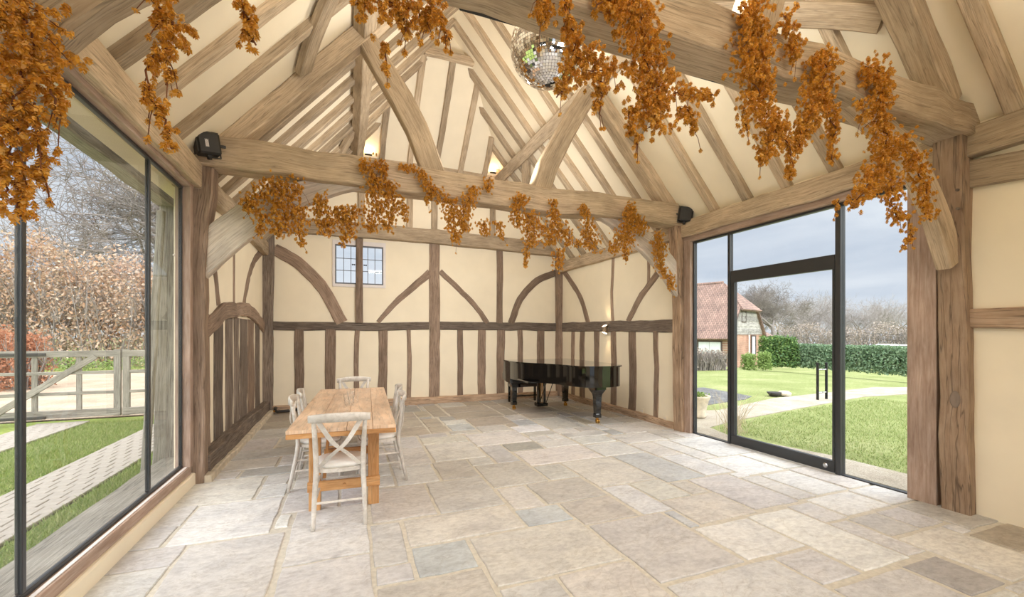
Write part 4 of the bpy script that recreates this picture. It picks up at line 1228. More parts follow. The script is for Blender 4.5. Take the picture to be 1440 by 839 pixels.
def hops(strands, Y, label, group, size=.0145, thick=.08, dens=1.55):
    """strands: lists of (u, v, half width in photo pixels) taken at the plane of the beam face"""
    first = on_y(strands[0][0][0], strands[0][0][1], Y)
    t = empty('hop_bunch', first)
    tag(t, label, 'dried hops', group)
    C, vine = [], MB()
    for st in strands:
        P = [on_y(u, v_, Y) for u, v_, w in st]
        Wd = [w / FOC * (Y / ray(u, v_)[1]) for u, v_, w in st]
        vp = smooth_path(P, 4 * max(1, len(P) - 1)) if len(P) > 1 else P
        if len(vp) > 1:
            vine.tube([p + Vector((RND.uniform(-.01, .01), RND.uniform(-.02, .02), RND.uniform(-.01, .01))) for p in vp], .0035, 5)
        for i in range(len(P) - 1):
            a, b = P[i], P[i + 1]
            L = (b - a).length
            w = (Wd[i] + Wd[i + 1]) / 2
            nn = int(dens * 1.5 * (L * 2 * w) / (size * size * 3.2)) + 2
            for _ in range(nn):
                q = RND.random()
                ww = Wd[i] * (1 - q) + Wd[i + 1] * q
                c = a.lerp(b, q)
                g = max(-1.15, min(1.15, RND.gauss(0, .52)))
                perp = Vector(((b - a).z, 0, -(b - a).x)).normalized() if L > 1e-6 else Vector((1, 0, 0))
                c = c + perp * g * ww + Vector((0, RND.gauss(0, .4) * min(thick, ww * .9 + .015), RND.uniform(-.02, .02)))
                C.append(c - first)
        # side shoots
        for _ in range(max(1, int(2 * dens))):
            i = RND.randrange(len(P)); w = Wd[i]
            e = P[i] + Vector((RND.uniform(-1.3, 1.3) * w, RND.uniform(-.03, .03), -RND.uniform(.02, .12)))
            vine.tube([P[i], (P[i] + e) / 2 + Vector((0, 0, .02)), e], .0018, 4)
            C.append(e - first)
    C = np.array([tuple(c) for c in C])
    n = len(C)
    R = rand_rots(n, .55)
    s = NR.uniform(.72, 1.2, n) * size
    V = np.einsum('nij,kj->nki', R, CV) * s[:, None, None] + C[:, None, :]
    F = CF[None] + (np.arange(n) * len(CV))[:, None, None]
    o = np_mesh('hop_cone', V.reshape(-1, 3), F.reshape(-1, 4), M['hop'], t)
    o['kind'] = 'stuff'
    vine.build('bine', M['bine'], t, world=True)
    return t


GN, GF = 'dried hop bunches on the pegged near tie beam', 'dried hop bunches on the far tie beam'
YN, YFar = 1.86, 5.17
NL = 'dried hops on the pegged beam, '
hops([[(10, 0, 45), (40, 40, 52), (40, 85, 48), (30, 120, 40), (20, 160, 26), (15, 200, 18)], [(20, 190, 18), (25, 240, 18), (30, 285, 22), (25, 305, 16)], [(70, 110, 16), (80, 150, 10), (85, 165, 6)],
      [(48, 150, 14), (55, 200, 10), (60, 245, 9)], [(0, 220, 8), (5, 280, 10)], [(58, 240, 4), (62, 250, 8)]], YN, 'big tangled bunch of dried hops over the brace by the tall glazing', GN)
hops([[(215, 2, 22), (240, 25, 28), (245, 55, 24), (228, 80, 10)], [(225, 70, 7), (205, 110, 6), (215, 150, 9), (228, 165, 5), (236, 185, 7), (240, 208, 8)], [(240, 90, 8), (236, 118, 6)]], YN, NL + 'trailing thinly down past the left wall plate', GN)
hops([[(340, 0, 12), (350, 25, 11), (352, 50, 9), (360, 68, 5)]], YN, NL + 'a small short sprig above the far tie beam', GN)
hops([[(500, 2, 22), (535, 4, 24), (570, 10, 28), (605, 14, 26), (625, 30, 12)], [(590, 20, 18), (600, 42, 10)], [(565, 20, 14), (572, 48, 7)], [(540, 60, 3), (545, 105, 5)], [(625, 45, 4), (632, 62, 4)]], YN, NL + 'a shallow swag above the raking strut', GN)
hops([[(755, 0, 22), (775, 8, 20), (760, 30, 8)], [(790, 0, 14), (800, 12, 10)]], YN, NL + 'a short tuft over the top of the mirror ball', GN)
hops([[(800, 25, 12), (806, 55, 18), (815, 85, 26), (840, 100, 28), (862, 98, 10)], [(805, 95, 18), (790, 125, 10), (786, 135, 5)], [(845, 110, 12), (843, 140, 7), (842, 158, 4)]], YN, NL + 'covering one side of the mirror ball', GN)
hops([[(840, 5, 16), (890, 2, 36), (905, 40, 38), (905, 80, 38), (915, 120, 46), (930, 150, 36), (915, 180, 20)], [(885, 150, 12), (893, 190, 9), (897, 202, 5)], [(950, 130, 14), (972, 132, 10), (1008, 134, 6)], [(960, 150, 14), (975, 175, 8), (978, 188, 5)]], YN, NL + 'the fullest bunch beside the mirror ball', GN)
hops([[(1040, 12, 22), (1072, 35, 30), (1062, 80, 38), (1058, 120, 34), (1075, 150, 30), (1090, 190, 20), (1070, 228, 6)], [(1100, 20, 14), (1115, 50, 12), (1120, 85, 10)], [(1095, 170, 14), (1110, 215, 9), (1112, 250, 6)], [(1045, 150, 8), (1050, 185, 6)]], YN, NL + 'wide and shaggy below the wind brace', GN)
hops([[(1150, 75, 26), (1160, 100, 26), (1150, 130, 26), (1135, 165, 22), (1130, 195, 14)], [(1160, 130, 14), (1172, 180, 8), (1168, 215, 7), (1170, 232, 5)], [(1125, 180, 9), (1120, 215, 7)]], YN, NL + 'next to the carpenter marks at the post end', GN)
hops([[(1215, 95, 18), (1245, 112, 22), (1238, 140, 18), (1235, 170, 22), (1250, 210, 28), (1240, 240, 26), (1215, 265, 16), (1200, 290, 8)], [(1265, 195, 20), (1290, 235, 16), (1300, 275, 15), (1305, 310, 9)], [(1210, 140, 10), (1212, 170, 8)],
      [(1250, 250, 22), (1255, 285, 13), (1265, 310, 10)], [(1275, 300, 8), (1280, 330, 6), (1272, 345, 4)], [(1178, 282, 3), (1176, 300, 4)]], YN, NL + 'spilling down over the arched brace to the glass', GN, dens=1.3)
FL = 'dried hops on the far beam, '
kw = dict(Y=YFar, group=GF, size=.0165, thick=.06, dens=1.35)
hops([[(342, 290, 12), (370, 268, 16), (400, 262, 18), (425, 270, 16)], [(360, 285, 12), (352, 300, 8)], [(395, 280, 22), (400, 310, 18), (385, 330, 10)], [(420, 290, 16), (420, 325, 10), (425, 345, 6)], [(370, 300, 12), (365, 330, 6)]], label=FL + 'rounded over the brace by the tall glazing', **kw)
hops([[(440, 285, 14), (460, 290, 20), (462, 315, 16), (455, 330, 8)], [(490, 290, 16), (492, 320, 14), (480, 345, 5)], [(470, 300, 10), (500, 305, 12)]], label=FL + 'hanging before the leaded window', **kw)
hops([[(505, 232, 9), (525, 235, 14), (545, 240, 12)], [(530, 245, 14), (525, 270, 16), (530, 300, 16), (520, 325, 10)], [(548, 255, 12), (552, 290, 12), (545, 325, 7)], [(565, 280, 8), (570, 310, 6)]], label=FL + 'broad swag under the collar end of the purlin', **kw)
hops([[(560, 232, 5), (590, 240, 7), (602, 258, 9), (615, 275, 12), (640, 290, 10)], [(635, 290, 15), (640, 320, 14), (642, 342, 8)], [(605, 265, 6), (600, 285, 5)]], label=FL + 'thin bine at the foot of the raking strut', **kw)
hops([[(668, 262, 8), (660, 280, 12), (650, 300, 14), (655, 325, 8)], [(688, 250, 7), (685, 270, 6)]], label=FL + 'between the raking struts, looped to the beam top', **kw)
hops([[(680, 310, 12), (684, 330, 7)], [(700, 312, 8), (706, 335, 6)], [(735, 272, 10), (725, 295, 12), (728, 320, 8)]], label=FL + 'small hanging tufts between the raking struts', **kw)
hops([[(740, 300, 16), (752, 325, 16), (742, 345, 8), (738, 375, 2)], [(770, 315, 15), (775, 345, 12)], [(785, 350, 10), (785, 378, 7)]], label=FL + 'hanging before the far wall corner', **kw)
hops([[(778, 280, 8), (779, 300, 7), (782, 318, 14), (795, 330, 12)], [(800, 322, 9), (800, 345, 6)]], label=FL + 'thin strand wrapped below the strut foot', **kw)
hops([[(818, 288, 8), (826, 300, 9), (826, 322, 12), (835, 345, 15), (832, 352, 8)], [(815, 335, 6), (812, 348, 4)]], label=FL + 'looped across the beam above the piano lid', **kw)
hops([[(880, 292, 12), (892, 300, 16), (888, 325, 18), (868, 340, 14), (860, 355, 6)], [(905, 310, 10), (900, 330, 8)], [(880, 345, 8), (880, 365, 3)]], label=FL + 'full bunch wrapped on the beam by the loudspeaker', **kw)
hops([[(920, 330, 10), (930, 340, 13), (925, 360, 11), (932, 380, 8), (945, 395, 8), (943, 408, 5)]], label=FL + 'trailing down the arched brace by the glass door', **kw)


# ------------------------------------------------------------------ outdoors: ground
def ground(name, polys, z, mat, thick=.02):
    b = MB()
    for p in polys:
        ar = sum(p[i][0] * p[(i + 1) % len(p)][1] - p[(i + 1) % len(p)][0] * p[i][1] for i in range(len(p)))
        b.prism(p if ar > 0 else p[::-1], z - thick, z, lambda x, y, h: (x, y, h))
    return tag(b.build(name, mat), kind='structure')


ground('lawn_left', [[(-40, -30), (XL - .12, -30), (XL - .12, 10.3), (-40, 10.3)], [(-40, 10.2), (XL - .12, 10.2), (XL - .12, 60), (-60, 60)]], -.03, M['grass'])
ground('driveway', [[(-14, 10.3), (-1.9, 10.3), (2.0, 14), (4, 26), (-9, 23.4), (-14, 22)]], -.012, M['drive'])
# garden on the right: level by the room, falling away towards the house
v, f = [], []
xs = [XR + .12, 8, 12, 16, 20, 26, 40, 90]
ys = [-25, -5, 5, 15, 25, 60, 110]
for x in xs:
    zz = -.03 if x <= 17 else -.03 - .8 * min(1, (x - 17) / 8)
    for y in ys: v.append((x, y, zz))
m = len(ys)
for i in range(len(xs) - 1):
    for j in range(m - 1): f.append((i * m + j, (i + 1) * m + j, (i + 1) * m + j + 1, i * m + j + 1))
tag(mesh('garden_lawn', v, f, M['grass_r']), kind='structure')
tag(mesh('field', [(-90, 60, -.1), (90, 60, -.1), (90, 200, -.1), (-90, 200, -.1)], [(0, 1, 2, 3)], M['grass_r']), kind='structure')
ground('gravel_margin', [[(XR + .16, -6), (5.86, -6), (5.84, 2.8), (5.83, 3.6), (5.68, 4.2), (5.5, 4.9), (5.7, 5.5), (XR + .16, 6.4)]], -.012, M['gravel'])
ground('gravel_path', [[(5.3, 4.9), (5.5, 5.40), (6.5, 5.71), (8.51, 6.09), (12.03, 6.72), (13.6, 6.6), (17, 5.6), (18, 6.9), (15.2, 7.5), (14.5, 7.81), (11.56, 7.5), (9.81, 7.38), (7.15, 6.62), (6.3, 6.9), (5.3, 7.0)]], -.018, M['gravel'])
ground('slate_bed', [[(6.87, 7.05), (7.81, 7.28), (8.96, 7.5), (9.54, 7.8), (9.8, 9.6), (7.6, 9.6), (6.4, 8.2)]], -.02, M['slate'])

# two wheel tracks of concrete pavers
for x0, x1, y1, lab in ((-3.06, -2.36, 9.75, 1), (-4.92, -4.22, 9.75, 2)):
    bed = ground('paver_track', [[(x0, -3), (x1, -3), (x1, y1), (x0, y1)]], -.014, M['sandbed'])
    pm = {}
    ya, row = -2.9, 0
    while ya < y1 - .1:
        L = .205
        off = (row % 2) * .07
        cuts = [x0] + [x0 + off + .14 * k for k in range(0 if off else 1, 6) if x0 + .04 < x0 + off + .14 * k < x1 - .04] + [x1]
        for a, b in zip(cuts[:-1], cuts[1:]):
            key = round(b - a, 3)
            if key not in pm:
                o = MB().cbox(-key / 2 + .004, key / 2 - .004, -L / 2 + .004, L / 2 - .004, -.02, .012, c=.006).build('paver', M['paver'], bed)
                pm[key] = o.data
            else:
                o = link('paver', pm[key], None, bed)
            o.location = ((a + b) / 2, ya + L / 2, -.008 + RND.uniform(-.002, .002))
        if ya < 3.2: ya = ya
        ya += L; row += 1


def grass_patch(name, poly, n, hmin, hmax, mat):
    """short blades as one uncountable cover"""
    p = np.array(poly); lo, hi = p.min(0), p.max(0)
    pts = NR.uniform(lo, hi, (n * 2, 2))
    inside = np.zeros(len(pts), bool)
    j = len(p) - 1
    for i in range(len(p)):
        c = ((p[i, 1] > pts[:, 1]) != (p[j, 1] > pts[:, 1])) & (pts[:, 0] < (p[j, 0] - p[i, 0]) * (pts[:, 1] - p[i, 1]) / (p[j, 1] - p[i, 1] + 1e-12) + p[i, 0])
        inside ^= c; j = i
    pts = pts[inside][:n]
    k = len(pts)
    h = NR.uniform(hmin, hmax, k); a = NR.uniform(0, 2 * PI, k); le = NR.normal(0, .5, (k, 2)) * h[:, None]
    w = .0035 + .002 * NR.random(k)
    V = np.zeros((k, 3, 3))
    V[:, 0, :2] = pts - np.stack([np.cos(a), np.sin(a)], 1) * w[:, None]
    V[:, 1, :2] = pts + np.stack([np.cos(a), np.sin(a)], 1) * w[:, None]
    V[:, 2, :2] = pts + le
    V[:, :2, 2] = -.03; V[:, 2, 2] = -.03 + h
    F = np.arange(3 * k).reshape(-1, 3)
    o = np_mesh(name, V.reshape(-1, 3), F, mat)
    return o


tag(grass_patch('grass_blades', [(-2.34, 2.2), (-1.95, 2.2), (-1.95, 9.6), (-2.34, 9.6)], 16000, .03, .07, M['blade']), 'short green grass between the glazing and the paver track', 'grass', kind='stuff')
tag(grass_patch('grass_blades', [(-4.2, 4.6), (-3.08, 4.6), (-3.08, 9.7), (-4.2, 9.7)], 22000, .03, .06, M['blade']), 'short green grass between the two paver tracks', 'grass', kind='stuff')
tag(grass_patch('grass_blades', [(5.9, 1.5), (9, 1.0), (12, 3), (12, 6.5), (8.5, 6.0), (5.8, 5.4)], 26000, .02, .05, M['blade']), 'mown lawn grass outside the glass door', 'grass', kind='stuff')


# ------------------------------------------------------------------ field gate
def gate(x0, x1, y, hinge_left, label):
    g = empty('field_gate', ((x0 + x1) / 2, y, 0))
    tag(g, label, 'gate', 'wooden field gates across the drive')
    S = M['grey_oak']
    c = (x0 + x1) / 2
    a, b = x0 - c, x1 - c
    def vert(x, w, z0=.07, z1=1.25, d=.06, nm='upright'): beam(nm, [(x, 0, z0), (x, 0, z1)], d, w, (0, 1, 0), S, g, jit=.002, cham=.005, step=.6)
    vert(a + .05, .10, z1=1.27, nm='stile'); vert(b - .05, .10, z1=1.27, nm='stile')
    k = max(1, int(round((b - a) / .62)))
    for i in range(1, k): vert(a + (b - a) * i / k, .075, .14, 1.14, .035)
    for z, h in ((1.195, .11), (.86, .055), (.50, .055), (.145, .13)):
        beam('rail', [(a, -.002, z), (b, -.002, z)], .045 if h < .1 else .065, h, (0, 1, 0), S, g, jit=.002, cham=.004, step=.8)
    s = (a + .05, b - .35) if hinge_left else (b - .05, a + .35)
    beam('diagonal_brace', [(s[0], -.035, .15), (s[1], -.035, 1.15)], .03, .10, (0, 1, 0), S, g, jit=.002, cham=.004, step=.8)
    hx = a if hinge_left else b
    for z in (1.19, .10):
        MB().cbox(min(hx, hx + (.75 if hinge_left else -.75)), max(hx, hx + (.75 if hinge_left else -.75)), -.052, -.036, z - .025, z + .025, c=.005).build('strap_hinge', M['iron'], g)
    return g


gate(-5.55, -3.79, 9.82, True, 'long grey timber gate with strap hinges and diagonal brace')
gate(-3.76, -2.45, 9.82, False, 'short grey timber gate leaf meeting the longer gate')


for x, lab in ((-2.36, 'square oak gate post beside the short gate leaf'), (-5.66, 'square oak gate post carrying the long gate')):
    gp = tag(beam('gate_post', [(x, 9.82, -.1), (x, 9.82, 1.40)], .17, .17, (0, 1, 0), M['grey_oak'], None, jit=.003), lab, 'gate post')

# ------------------------------------------------------------------ foliage and trees
def leaf_cloud(centers, size, name, mat, parent, flat=.35):
    n = len(centers)
    C = np.asarray(centers)
    nrm = NR.normal(0, 1, (n, 3)); nrm /= np.linalg.norm(nrm, axis=1)[:, None]
    t = np.cross(nrm, NR.normal(0, 1, (n, 3))); t /= np.linalg.norm(t, axis=1)[:, None]
    b = np.cross(nrm, t)
    s = NR.uniform(.6, 1.3, n)[:, None] * size
    V = np.stack([C - t * s, C - b * s * .5, C + t * s, C + b * s * .5], 1)
    o = np_mesh(name, V.reshape(-1, 3), np.arange(4 * n).reshape(-1, 4), mat, parent)
    o['kind'] = 'stuff'
    return o


def branch_mesh(segs, name, mat, parent, sides=4):
    """segs: (p0, p1, r0, r1) arrays -> open tubes"""
    A = np.array([s[0] for s in segs]); B = np.array([s[1] for s in segs]); r0 = np.array([s[2] for s in segs]); r1 = np.array([s[3] for s in segs])
    t = B - A; t /= np.maximum(np.linalg.norm(t, axis=1), 1e-9)[:, None]
    ref = np.where(np.abs(t[:, 2:3]) < .9, np.array([[0, 0, 1.]]), np.array([[1., 0, 0]]))
    a = np.cross(t, ref); a /= np.linalg.norm(a, axis=1)[:, None]
    b = np.cross(t, a)
    n = len(segs)
    V = np.zeros((n, 2 * sides, 3))
    for k in range(sides):
        an = 2 * PI * k / sides
        d = a * math.cos(an) + b * math.sin(an)
        V[:, k] = A + d * r0[:, None]; V[:, sides + k] = B + d * r1[:, None]
    base = [(k, (k + 1) % sides, sides + (k + 1) % sides, sides + k) for k in range(sides)]
    F = np.array(base)[None] + (np.arange(n) * 2 * sides)[:, None, None]
    return np_mesh(name, V.reshape(-1, 3), F.reshape(-1, 4), mat, parent)


def grow(rng, h, spread=.55, levels=5, r=.25, kids=(3, 4), up=.25, shrink=.68, lean=(0, 0)):
    trunk, twigs = [], []
    def rec(p, d, L, rad, lv):
        n = 3 if lv < 3 else 2
        for i in range(n):
            d2 = (d + Vector((rng.gauss(0, .14), rng.gauss(0, .14), rng.gauss(0, .10) + (.03 if lv else 0)))).normalized()
            q = p + d2 * (L / n)
            r2 = rad * (1 - .25 / n * 1.0)
            (trunk if lv < 2 else twigs).append((tuple(p), tuple(q), rad, r2))
            if lv < levels and (i > 0 or lv > 0):
                for _ in range(rng.randint(*kids) if i == n - 1 else rng.randint(1, 2)):
                    ax = Vector((rng.gauss(0, 1), rng.gauss(0, 1), rng.gauss(0, .55)))
                    ax = ax - d2 * ax.dot(d2)
                    nd = (d2 * (1 - spread * .5) + ax.normalized() * spread * rng.uniform(.7, 1.35) + Vector((0, 0, up * .4))).normalized()
                    rec(q, nd, L * shrink * rng.uniform(.75, 1.15), r2 * .58, lv + 1)
            p, d, rad = q, d2, r2
    rec(Vector((0, 0, 0)), Vector((lean[0], lean[1], 1)).normalized(), h * .30, r, 0)
    return trunk, twigs


def tree(name, loc, rng, h, label, group, mat, **kw):
    t = empty(name, loc)
    tr, tw = grow(rng, h, **kw)
    tw = [(a, b, max(r0, .008 * h / 10), max(r1, .006 * h / 10)) for a, b, r0, r1 in tw]
    branch_mesh(tr, 'trunk', mat, t, 6)
    branch_mesh(tw, 'branches', mat, t, 3)['kind'] = 'stuff'
    tag(t, label, 'tree', group)
    return t


# big bare oak beyond the beech hedge, seen through the tall glazing
p = at_depth(285, 469, 28)
oak = tree('bare_oak', (p.x, p.y, 0), random.Random(4), 20, 'large bare winter oak with spreading fine branches behind the beech hedge', None, M['bark'], levels=5, spread=.85, r=.40, kids=(3, 4), shrink=.74, up=.10)
# distant treelines
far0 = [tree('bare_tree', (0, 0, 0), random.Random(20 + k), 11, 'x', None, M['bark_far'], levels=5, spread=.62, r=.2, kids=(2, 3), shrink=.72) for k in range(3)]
spots = []
rr = random.Random(5)
for k in range(13):
    u = 1072 + k * 17 + rr.uniform(-6, 6)
    spots.append((u, rr.uniform(52, 72), rr.uniform(.75, 1.1), 'R'))
for k in range(9):
    spots.append((-20 + k * 28 + rr.uniform(-8, 8), rr.uniform(44, 60), rr.uniform(.85, 1.15), 'L'))
for k in range(6):
    spots.append((-60 - k * 75 + rr.uniform(-15, 15), rr.uniform(44, 56), rr.uniform(.85, 1.15), 'L'))
for i, (u, d, s, side) in enumerate(spots):
    t = far0[i] if i < 3 else copy_tree(far0[i % 3])
    p = at_depth(u, 469, d)
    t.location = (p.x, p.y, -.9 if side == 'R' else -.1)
    t.scale = (s, s, s * rr.uniform(.85, 1.05))
    t.rotation_euler = (0, 0, rr.uniform(0, 6.28))
    if side == 'R': tag(t, 'bare winter tree in the far treeline beyond the clipped hedge', 'tree', 'bare trees beyond the garden hedge')
    else: tag(t, 'bare winter tree rising behind the tall beech hedge', 'tree', 'bare trees behind the beech hedge')
p = at_depth(1092, 469, 40)
tree('bare_oak', (p.x, p.y, -.9), random.Random(9), 10.5, 'dark bare oak standing directly behind the brick cottage wing', None, M['bark'], levels=6, spread=.75, r=.24, kids=(3, 3), shrink=.70)

# scrub belts under the treelines
def belt(name, a, b, depth, h, n, size, mat, label, cat, twigs=0, ragged=.25, zbase=-.1):
    """a, b ground ends; foliage fills a band of the given depth and height"""
    t = empty(name, ((a[0] + b[0]) / 2, (a[1] + b[1]) / 2, 0))
    a, b = np.array(a), np.array(b)
    d = b - a; L = np.linalg.norm(d); d = d / L; nn = np.array([-d[1], d[0]])
    q = NR.uniform(0, L, n)
    hh = h * (1 + ragged * (np.sin(q * 1.7 + 1) * .4 + np.sin(q * .63) * .4 + NR.normal(0, .22, n)))
    z = hh * NR.random(n) ** .75
    w = depth * (1 - .35 * (z / h).clip(0, 1)) * NR.uniform(-.5, .5, n)
    P = a[None] + d[None] * q[:, None] + nn[None] * w[:, None]
    C = np.stack([P[:, 0], P[:, 1], z + zbase], 1) - np.array([t.location.x, t.location.y, 0])
    leaf_cloud(C, size, 'foliage', mat, t)
    if twigs:
        segs = []
        for _ in range(twigs):
            q0 = NR.uniform(0, L); w0 = NR.uniform(-.4, .4) * depth
            p0 = a + d * q0 + nn * w0
            x, y, zz = p0[0] - t.location.x, p0[1] - t.location.y, zbase
            dx, dy_ = NR.normal(0, .22, 2)
            hgt = h * NR.uniform(.6, 1.12)
            x2, y2 = x + dx * hgt * .5, y + dy_ * hgt * .5
            segs.append(((x, y, zz), (x2, y2, zz + hgt * .55), .03, .02))
            for _k in range(4):
                ex, ey = NR.normal(0, .25, 2)
                segs.append(((x2, y2, zz + hgt * .55), (x2 + ex * hgt * .5, y2 + ey * hgt * .5, zz + hgt * NR.uniform(.75, 1.05)), .016, .006))
        branch_mesh(segs, 'stems', M['bark'], t, 3)['kind'] = 'stuff'
    tag(t, label, cat)
    return t


P2 = lambda u, d: tuple(at_depth(u, 469, d)[:2])
belt('beech_hedge', (-36.0, 29.0), P2(300, 22), 2.6, 5.3, 70000, .085, M['beech'], 'tall beech hedge with pale brown winter leaves beyond the gravel drive', 'hedge', twigs=620)
belt('copper_shrub', P2(-25, 12.2), P2(52, 12.0), 1.2, 1.5, 4200, .055, M['copper'], 'low copper-red leaved shrub behind the long timber gate', 'shrub', twigs=40, ragged=.35)
belt('border_plants', P2(62, 18.3), P2(235, 18.6), .5, .45, 1500, .05, M['shrub'], 'low green border plants at the foot of the beech hedge', 'plants', ragged=.6)
belt('scrub_belt', P2(1085, 50), P2(1320, 47), 4, 3.2, 16000, .085, M['twig'], 'grey winter scrub below the far treeline', 'scrub', twigs=300, zbase=-.9)
belt('scrub_belt', P2(-260, 40), P2(330, 44), 4, 6.0, 18000, .10, M['twig'], 'grey winter scrub rising behind the beech hedge', 'scrub', twigs=300)
belt('clipped_hedge', P2(1118, 21.4), P2(1330, 15.6), 1.1, 1.12, 26000, .055, M['hedge'], 'long clipped green hedge across the far end of the lawn', 'hedge', ragged=.05)
belt('laurel_bush', P2(1072, 21.5), P2(1116, 21.3), 1.5, 1.35, 7000, .07, M['laurel'], 'glossy laurel bush between cottage wall and clipped hedge', 'bush', ragged=.2)
belt('garden_shrub', P2(1046, 19.5), P2(1060, 19.5), .8, .62, 1500, .05, M['shrub'], 'light green rounded shrub before the cottage door wall', 'shrub', ragged=.3)
belt('garden_shrub', P2(1066, 19.8), P2(1084, 19.6), .8, .66, 1800, .05, M['shrub'], 'light green rounded shrub beside the laurel bush', 'shrub', ragged=.3)
belt('winter_shrub', P2(962, 18.5), P2(1018, 18.8), .9, .85, 1600, .05, M['twig'], 'leafless grey twiggy shrub under the cottage casement window', 'shrub', twigs=260, ragged=.3)

# dry ornamental grass outside the side light
orn = empty('ornamental_grass', (5.75, 5.0, 0))
tag(orn, 'dry straw-coloured grass stems just outside the glass door', 'plant')
ss = []
for k in range(70):
    x, y = NR.normal(0, .09, 2)
    a = NR.uniform(0, 2 * PI); ln = NR.uniform(.25, .75); le = NR.uniform(.15, .8)
    ss.append(((x, y, -.01), (x + math.cos(a) * ln * le * .5, y + math.sin(a) * ln * le * .5, ln * .6), .003, .0025))
    ss.append(((x + math.cos(a) * ln * le * .5, y + math.sin(a) * ln * le * .5, ln * .6), (x + math.cos(a) * ln * le, y + math.sin(a) * ln * le, ln * .9), .0025, .001))
branch_mesh(ss, 'stem', M['straw'], orn, 3)['kind'] = 'stuff'

pot = empty('garden_pot', (6.16, 6.2, -.01))
tag(pot, 'weathered stone pot with low green plant beside the slate bed', 'pot')
MB().lathe([(.0, 0), (.15, 0), (.17, .03), (.15, .06), (.20, .30), (.23, .36), (.24, .40), (.20, .40), (.18, .34), (0, .34)], n=20).build('bowl', M['terracotta'], pot, smooth=True)
leaf_cloud([(NR.normal(0, .08), NR.normal(0, .08), .37 + NR.uniform(0, .09)) for _ in range(220)], .03, 'plant', M['shrub'], pot)
st_ = empty('garden_stone', (10.19, 7.60, -.02))
tag(st_, 'small dark bowl and pale stone at the edge of the gravel path', 'stone')
MB().lathe([(.0, 0), (.10, 0), (.17, .10), (.15, .10), (0, .05)], (-.12, 0, 0), 14).build('bowl', M['iron'], st_, smooth=True)
MB().lathe([(0, 0), (.16, .02), (.17, .07), (.10, .12), (0, .13)], (.17, -.05, 0), 9).build('stone', M['terracotta'], st_)

# ------------------------------------------------------------------ brick cottage
def cam2(x, y): return Vector((x * CY + y * SY, -x * SY + y * CY, 0))
Cn = cam2(13.7, 27.0)
e1 = (cam2(.74, .67)).normalized(); e2 = (cam2(-.67, .74)).normalized()
house = empty('brick_cottage', (Cn.x, Cn.y, -.83))
ang = math.atan2(e1.y, e1.x)
house.rotation_euler = (0, 0, ang)
tag(house, 'brick cottage with half-hipped clay tile roof and weatherboarded gable', 'house')
# local axes: x along the gable end, y along the long side; eaves 2.38 m, ridge 5.85 m
GWd, LN, EV, RG = 6.0, 11.0, 2.38, 5.85
HH, HT = 4.0, 1.5
MB().box(0, GWd, 0, LN, 0, EV).build('brick_wall', M['redbrick'], house)
fr = lambda z: (z - EV) / (RG - EV) * GWd / 2
gb = MB(); gb.prism([(0, EV), (GWd, EV), (GWd - fr(HH), HH), (fr(HH), HH)], .0, .2, lambda a, b, h: (a, h, b)); gb.build('gable_wall', M['board'], house)
z = EV - .06; k = 0
while z < HH - .05:
    x0, x1 = max(-.03, fr(z + .05)), min(GWd + .03, GWd - fr(z + .05))
    MB().box(x0, x1, -.05 - .02 * (k % 2), .0, z, z + .185).build('weatherboard', M['board'], house)
    z += .18; k += 1
def slab(pts, th, name, mat):
    n = len(pts); b = MB()
    nv = (Vector(pts[1]) - Vector(pts[0])).cross(Vector(pts[2]) - Vector(pts[1])).normalized()
    b.add([tuple(p) for p in pts] + [tuple(Vector(p) + nv * th) for p in pts], [tuple(range(n))[::-1], tuple(range(n, 2 * n))] + [(i, (i + 1) % n, n + (i + 1) % n, n + i) for i in range(n)])
    return b.build(name, mat, house)
eo = .35
slab([(-eo, LN, EV - eo * 1.15), (-eo, -.25, EV - eo * 1.15), (fr(HH), -.25, HH), (GWd / 2, HT, RG), (GWd / 2, LN, RG)], .14, 'roof_slope', M['tile'])
slab([(GWd + eo, -.25, EV - eo * 1.15), (GWd + eo, LN, EV - eo * 1.15), (GWd / 2, LN, RG), (GWd / 2, HT, RG), (GWd - fr(HH), -.25, HH)], .14, 'roof_slope', M['tile'])
slab([(fr(HH) - .15, -.35, HH - .12), (GWd - fr(HH) + .15, -.35, HH - .12), (GWd / 2, HT, RG)], .14, 'roof_hip', M['tile'])
MB().tube([(GWd / 2, HT, RG + .12), (GWd / 2, LN, RG + .12)], .13, 8).build('ridge_tiles', M['tile'], house)
def hwin(x0, x1, z0, z1, side, nx, ny, nm='window'):
    """side 0: gable end (y = 0), side 1: long side (x = 0)"""
    mp = (lambda a, d, z: (a, -d, z)) if side == 0 else (lambda a, d, z: (-d, a, z))
    def bx(b, a0, a1, d0, d1, z0_, z1_):
        p, q = mp(a0, d0, z0_), mp(a1, d1, z1_)
        b.box(min(p[0], q[0]), max(p[0], q[0]), min(p[1], q[1]), max(p[1], q[1]), z0_, z1_)
    b = MB()
    for a0, a1, c0, c1 in ((x0, x1, z0 - .07, z0), (x0, x1, z1, z1 + .07), (x0 - .07, x0, z0 - .07, z1 + .07), (x1, x1 + .07, z0 - .07, z1 + .07)): bx(b, a0, a1, -.02, .08, c0, c1)
    w = b.build(nm, M['darkwood'], house)
    for i in range(nx):
        for j in range(ny):
            q = MB(); bx(q, x0 + (x1 - x0) * i / nx + .012, x0 + (x1 - x0) * (i + 1) / nx - .012, .0, .04, z0 + (z1 - z0) * j / ny + .012, z0 + (z1 - z0) * (j + 1) / ny - .012)
            q.build('pane', M['pane'], w)
hwin(2.1, 2.75, 3.2, 3.85, 0, 1, 1)
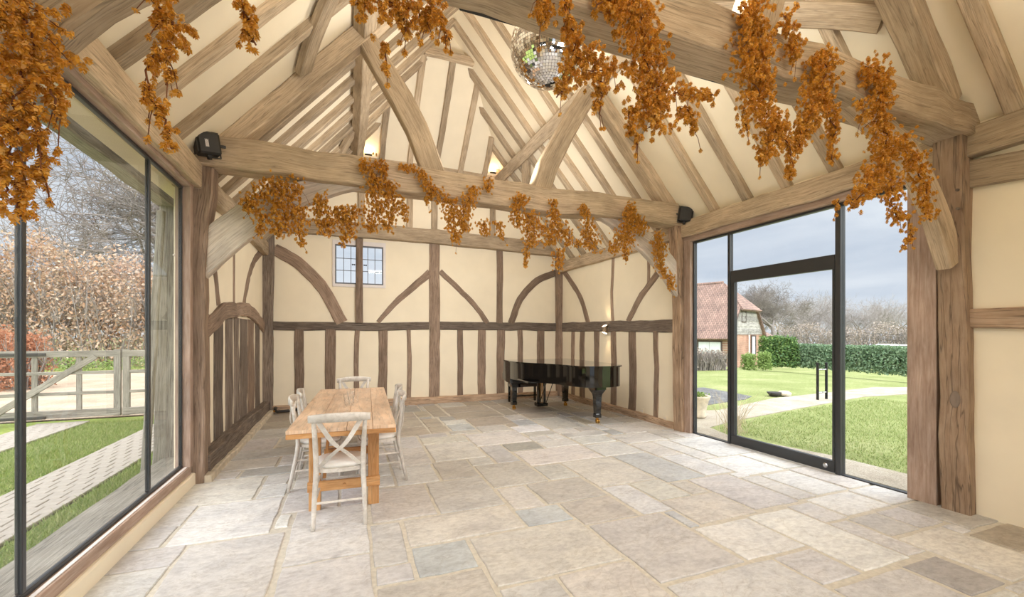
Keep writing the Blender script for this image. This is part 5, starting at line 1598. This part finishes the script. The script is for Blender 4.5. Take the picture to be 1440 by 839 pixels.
hwin(3.9, 4.6, .95, 2.2, 0, 1, 2)
hwin(.45, 1.9, 1.05, 1.85, 1, 2, 1)
hwin(2.2, 3.9, 1.05, 1.85, 1, 2, 1)
MB().box(-.09, .0, -.05, LN, EV - .12, EV + .02).build('eaves_beam', M['darkwood'], house)
MB().tube([(3.2, -.12, .3), (3.2, -.12, 2.3)], .05, 6).build('downpipe', M['white_wood'], house)
# lower wing beyond the gable
MB().box(GWd, GWd + 4.2, 1.0, 6.0, 0, 2.1).build('wing_wall', M['redbrick'], house)
slab([(GWd - .2, .6, 2.1), (GWd + 4.6, .6, 2.1), (GWd + 1.6, 3.5, 4.1), (GWd - .2, 3.5, 4.1)], .12, 'wing_roof', M['tile'])
slab([(GWd + 4.6, .6, 2.1), (GWd + 4.6, 6.4, 2.1), (GWd + 1.6, 3.5, 4.1)], .12, 'wing_roof', M['tile'])
slab([(GWd + 4.6, 6.4, 2.1), (GWd - .2, 6.4, 2.1), (GWd - .2, 3.5, 4.1), (GWd + 1.6, 3.5, 4.1)], .12, 'wing_roof', M['tile'])
for k in range(9): MB().box(GWd + .2 + k * .5, GWd + .26 + k * .5, .62, 1.05, 1.98, 2.09).build('rafter_end', M['darkwood'], house)

# car parked beyond the clipped hedge
p = at_depth(1268, 469, 30)
car = empty('parked_car', (p.x, p.y, -.6), -.5)
tag(car, 'white car parked beyond the clipped hedge', 'car')
prof = [(-2.1, .3), (2.1, .3), (2.15, .75), (1.4, .85), (.75, 1.38), (-1.0, 1.42), (-1.75, .95), (-2.15, .85)]
MB().prism(prof, -.85, .85, lambda a, b, h: (a, -h, b)).build('body', M['car'], car)
for s in (-1, 1): MB().prism([(-1.5, .92), (1.15, .9), (.68, 1.30), (-.95, 1.34)], s * .852, s * .86, lambda a, b, h: (a, -h, b)).build('side_window', M['black'], car)
for sx in (-1.3, 1.3):
    for s in (-1, 1): MB().tube([(sx, s * .70, .32), (sx, s * .88, .32)], .32, 14).build('wheel', M['black'], car)
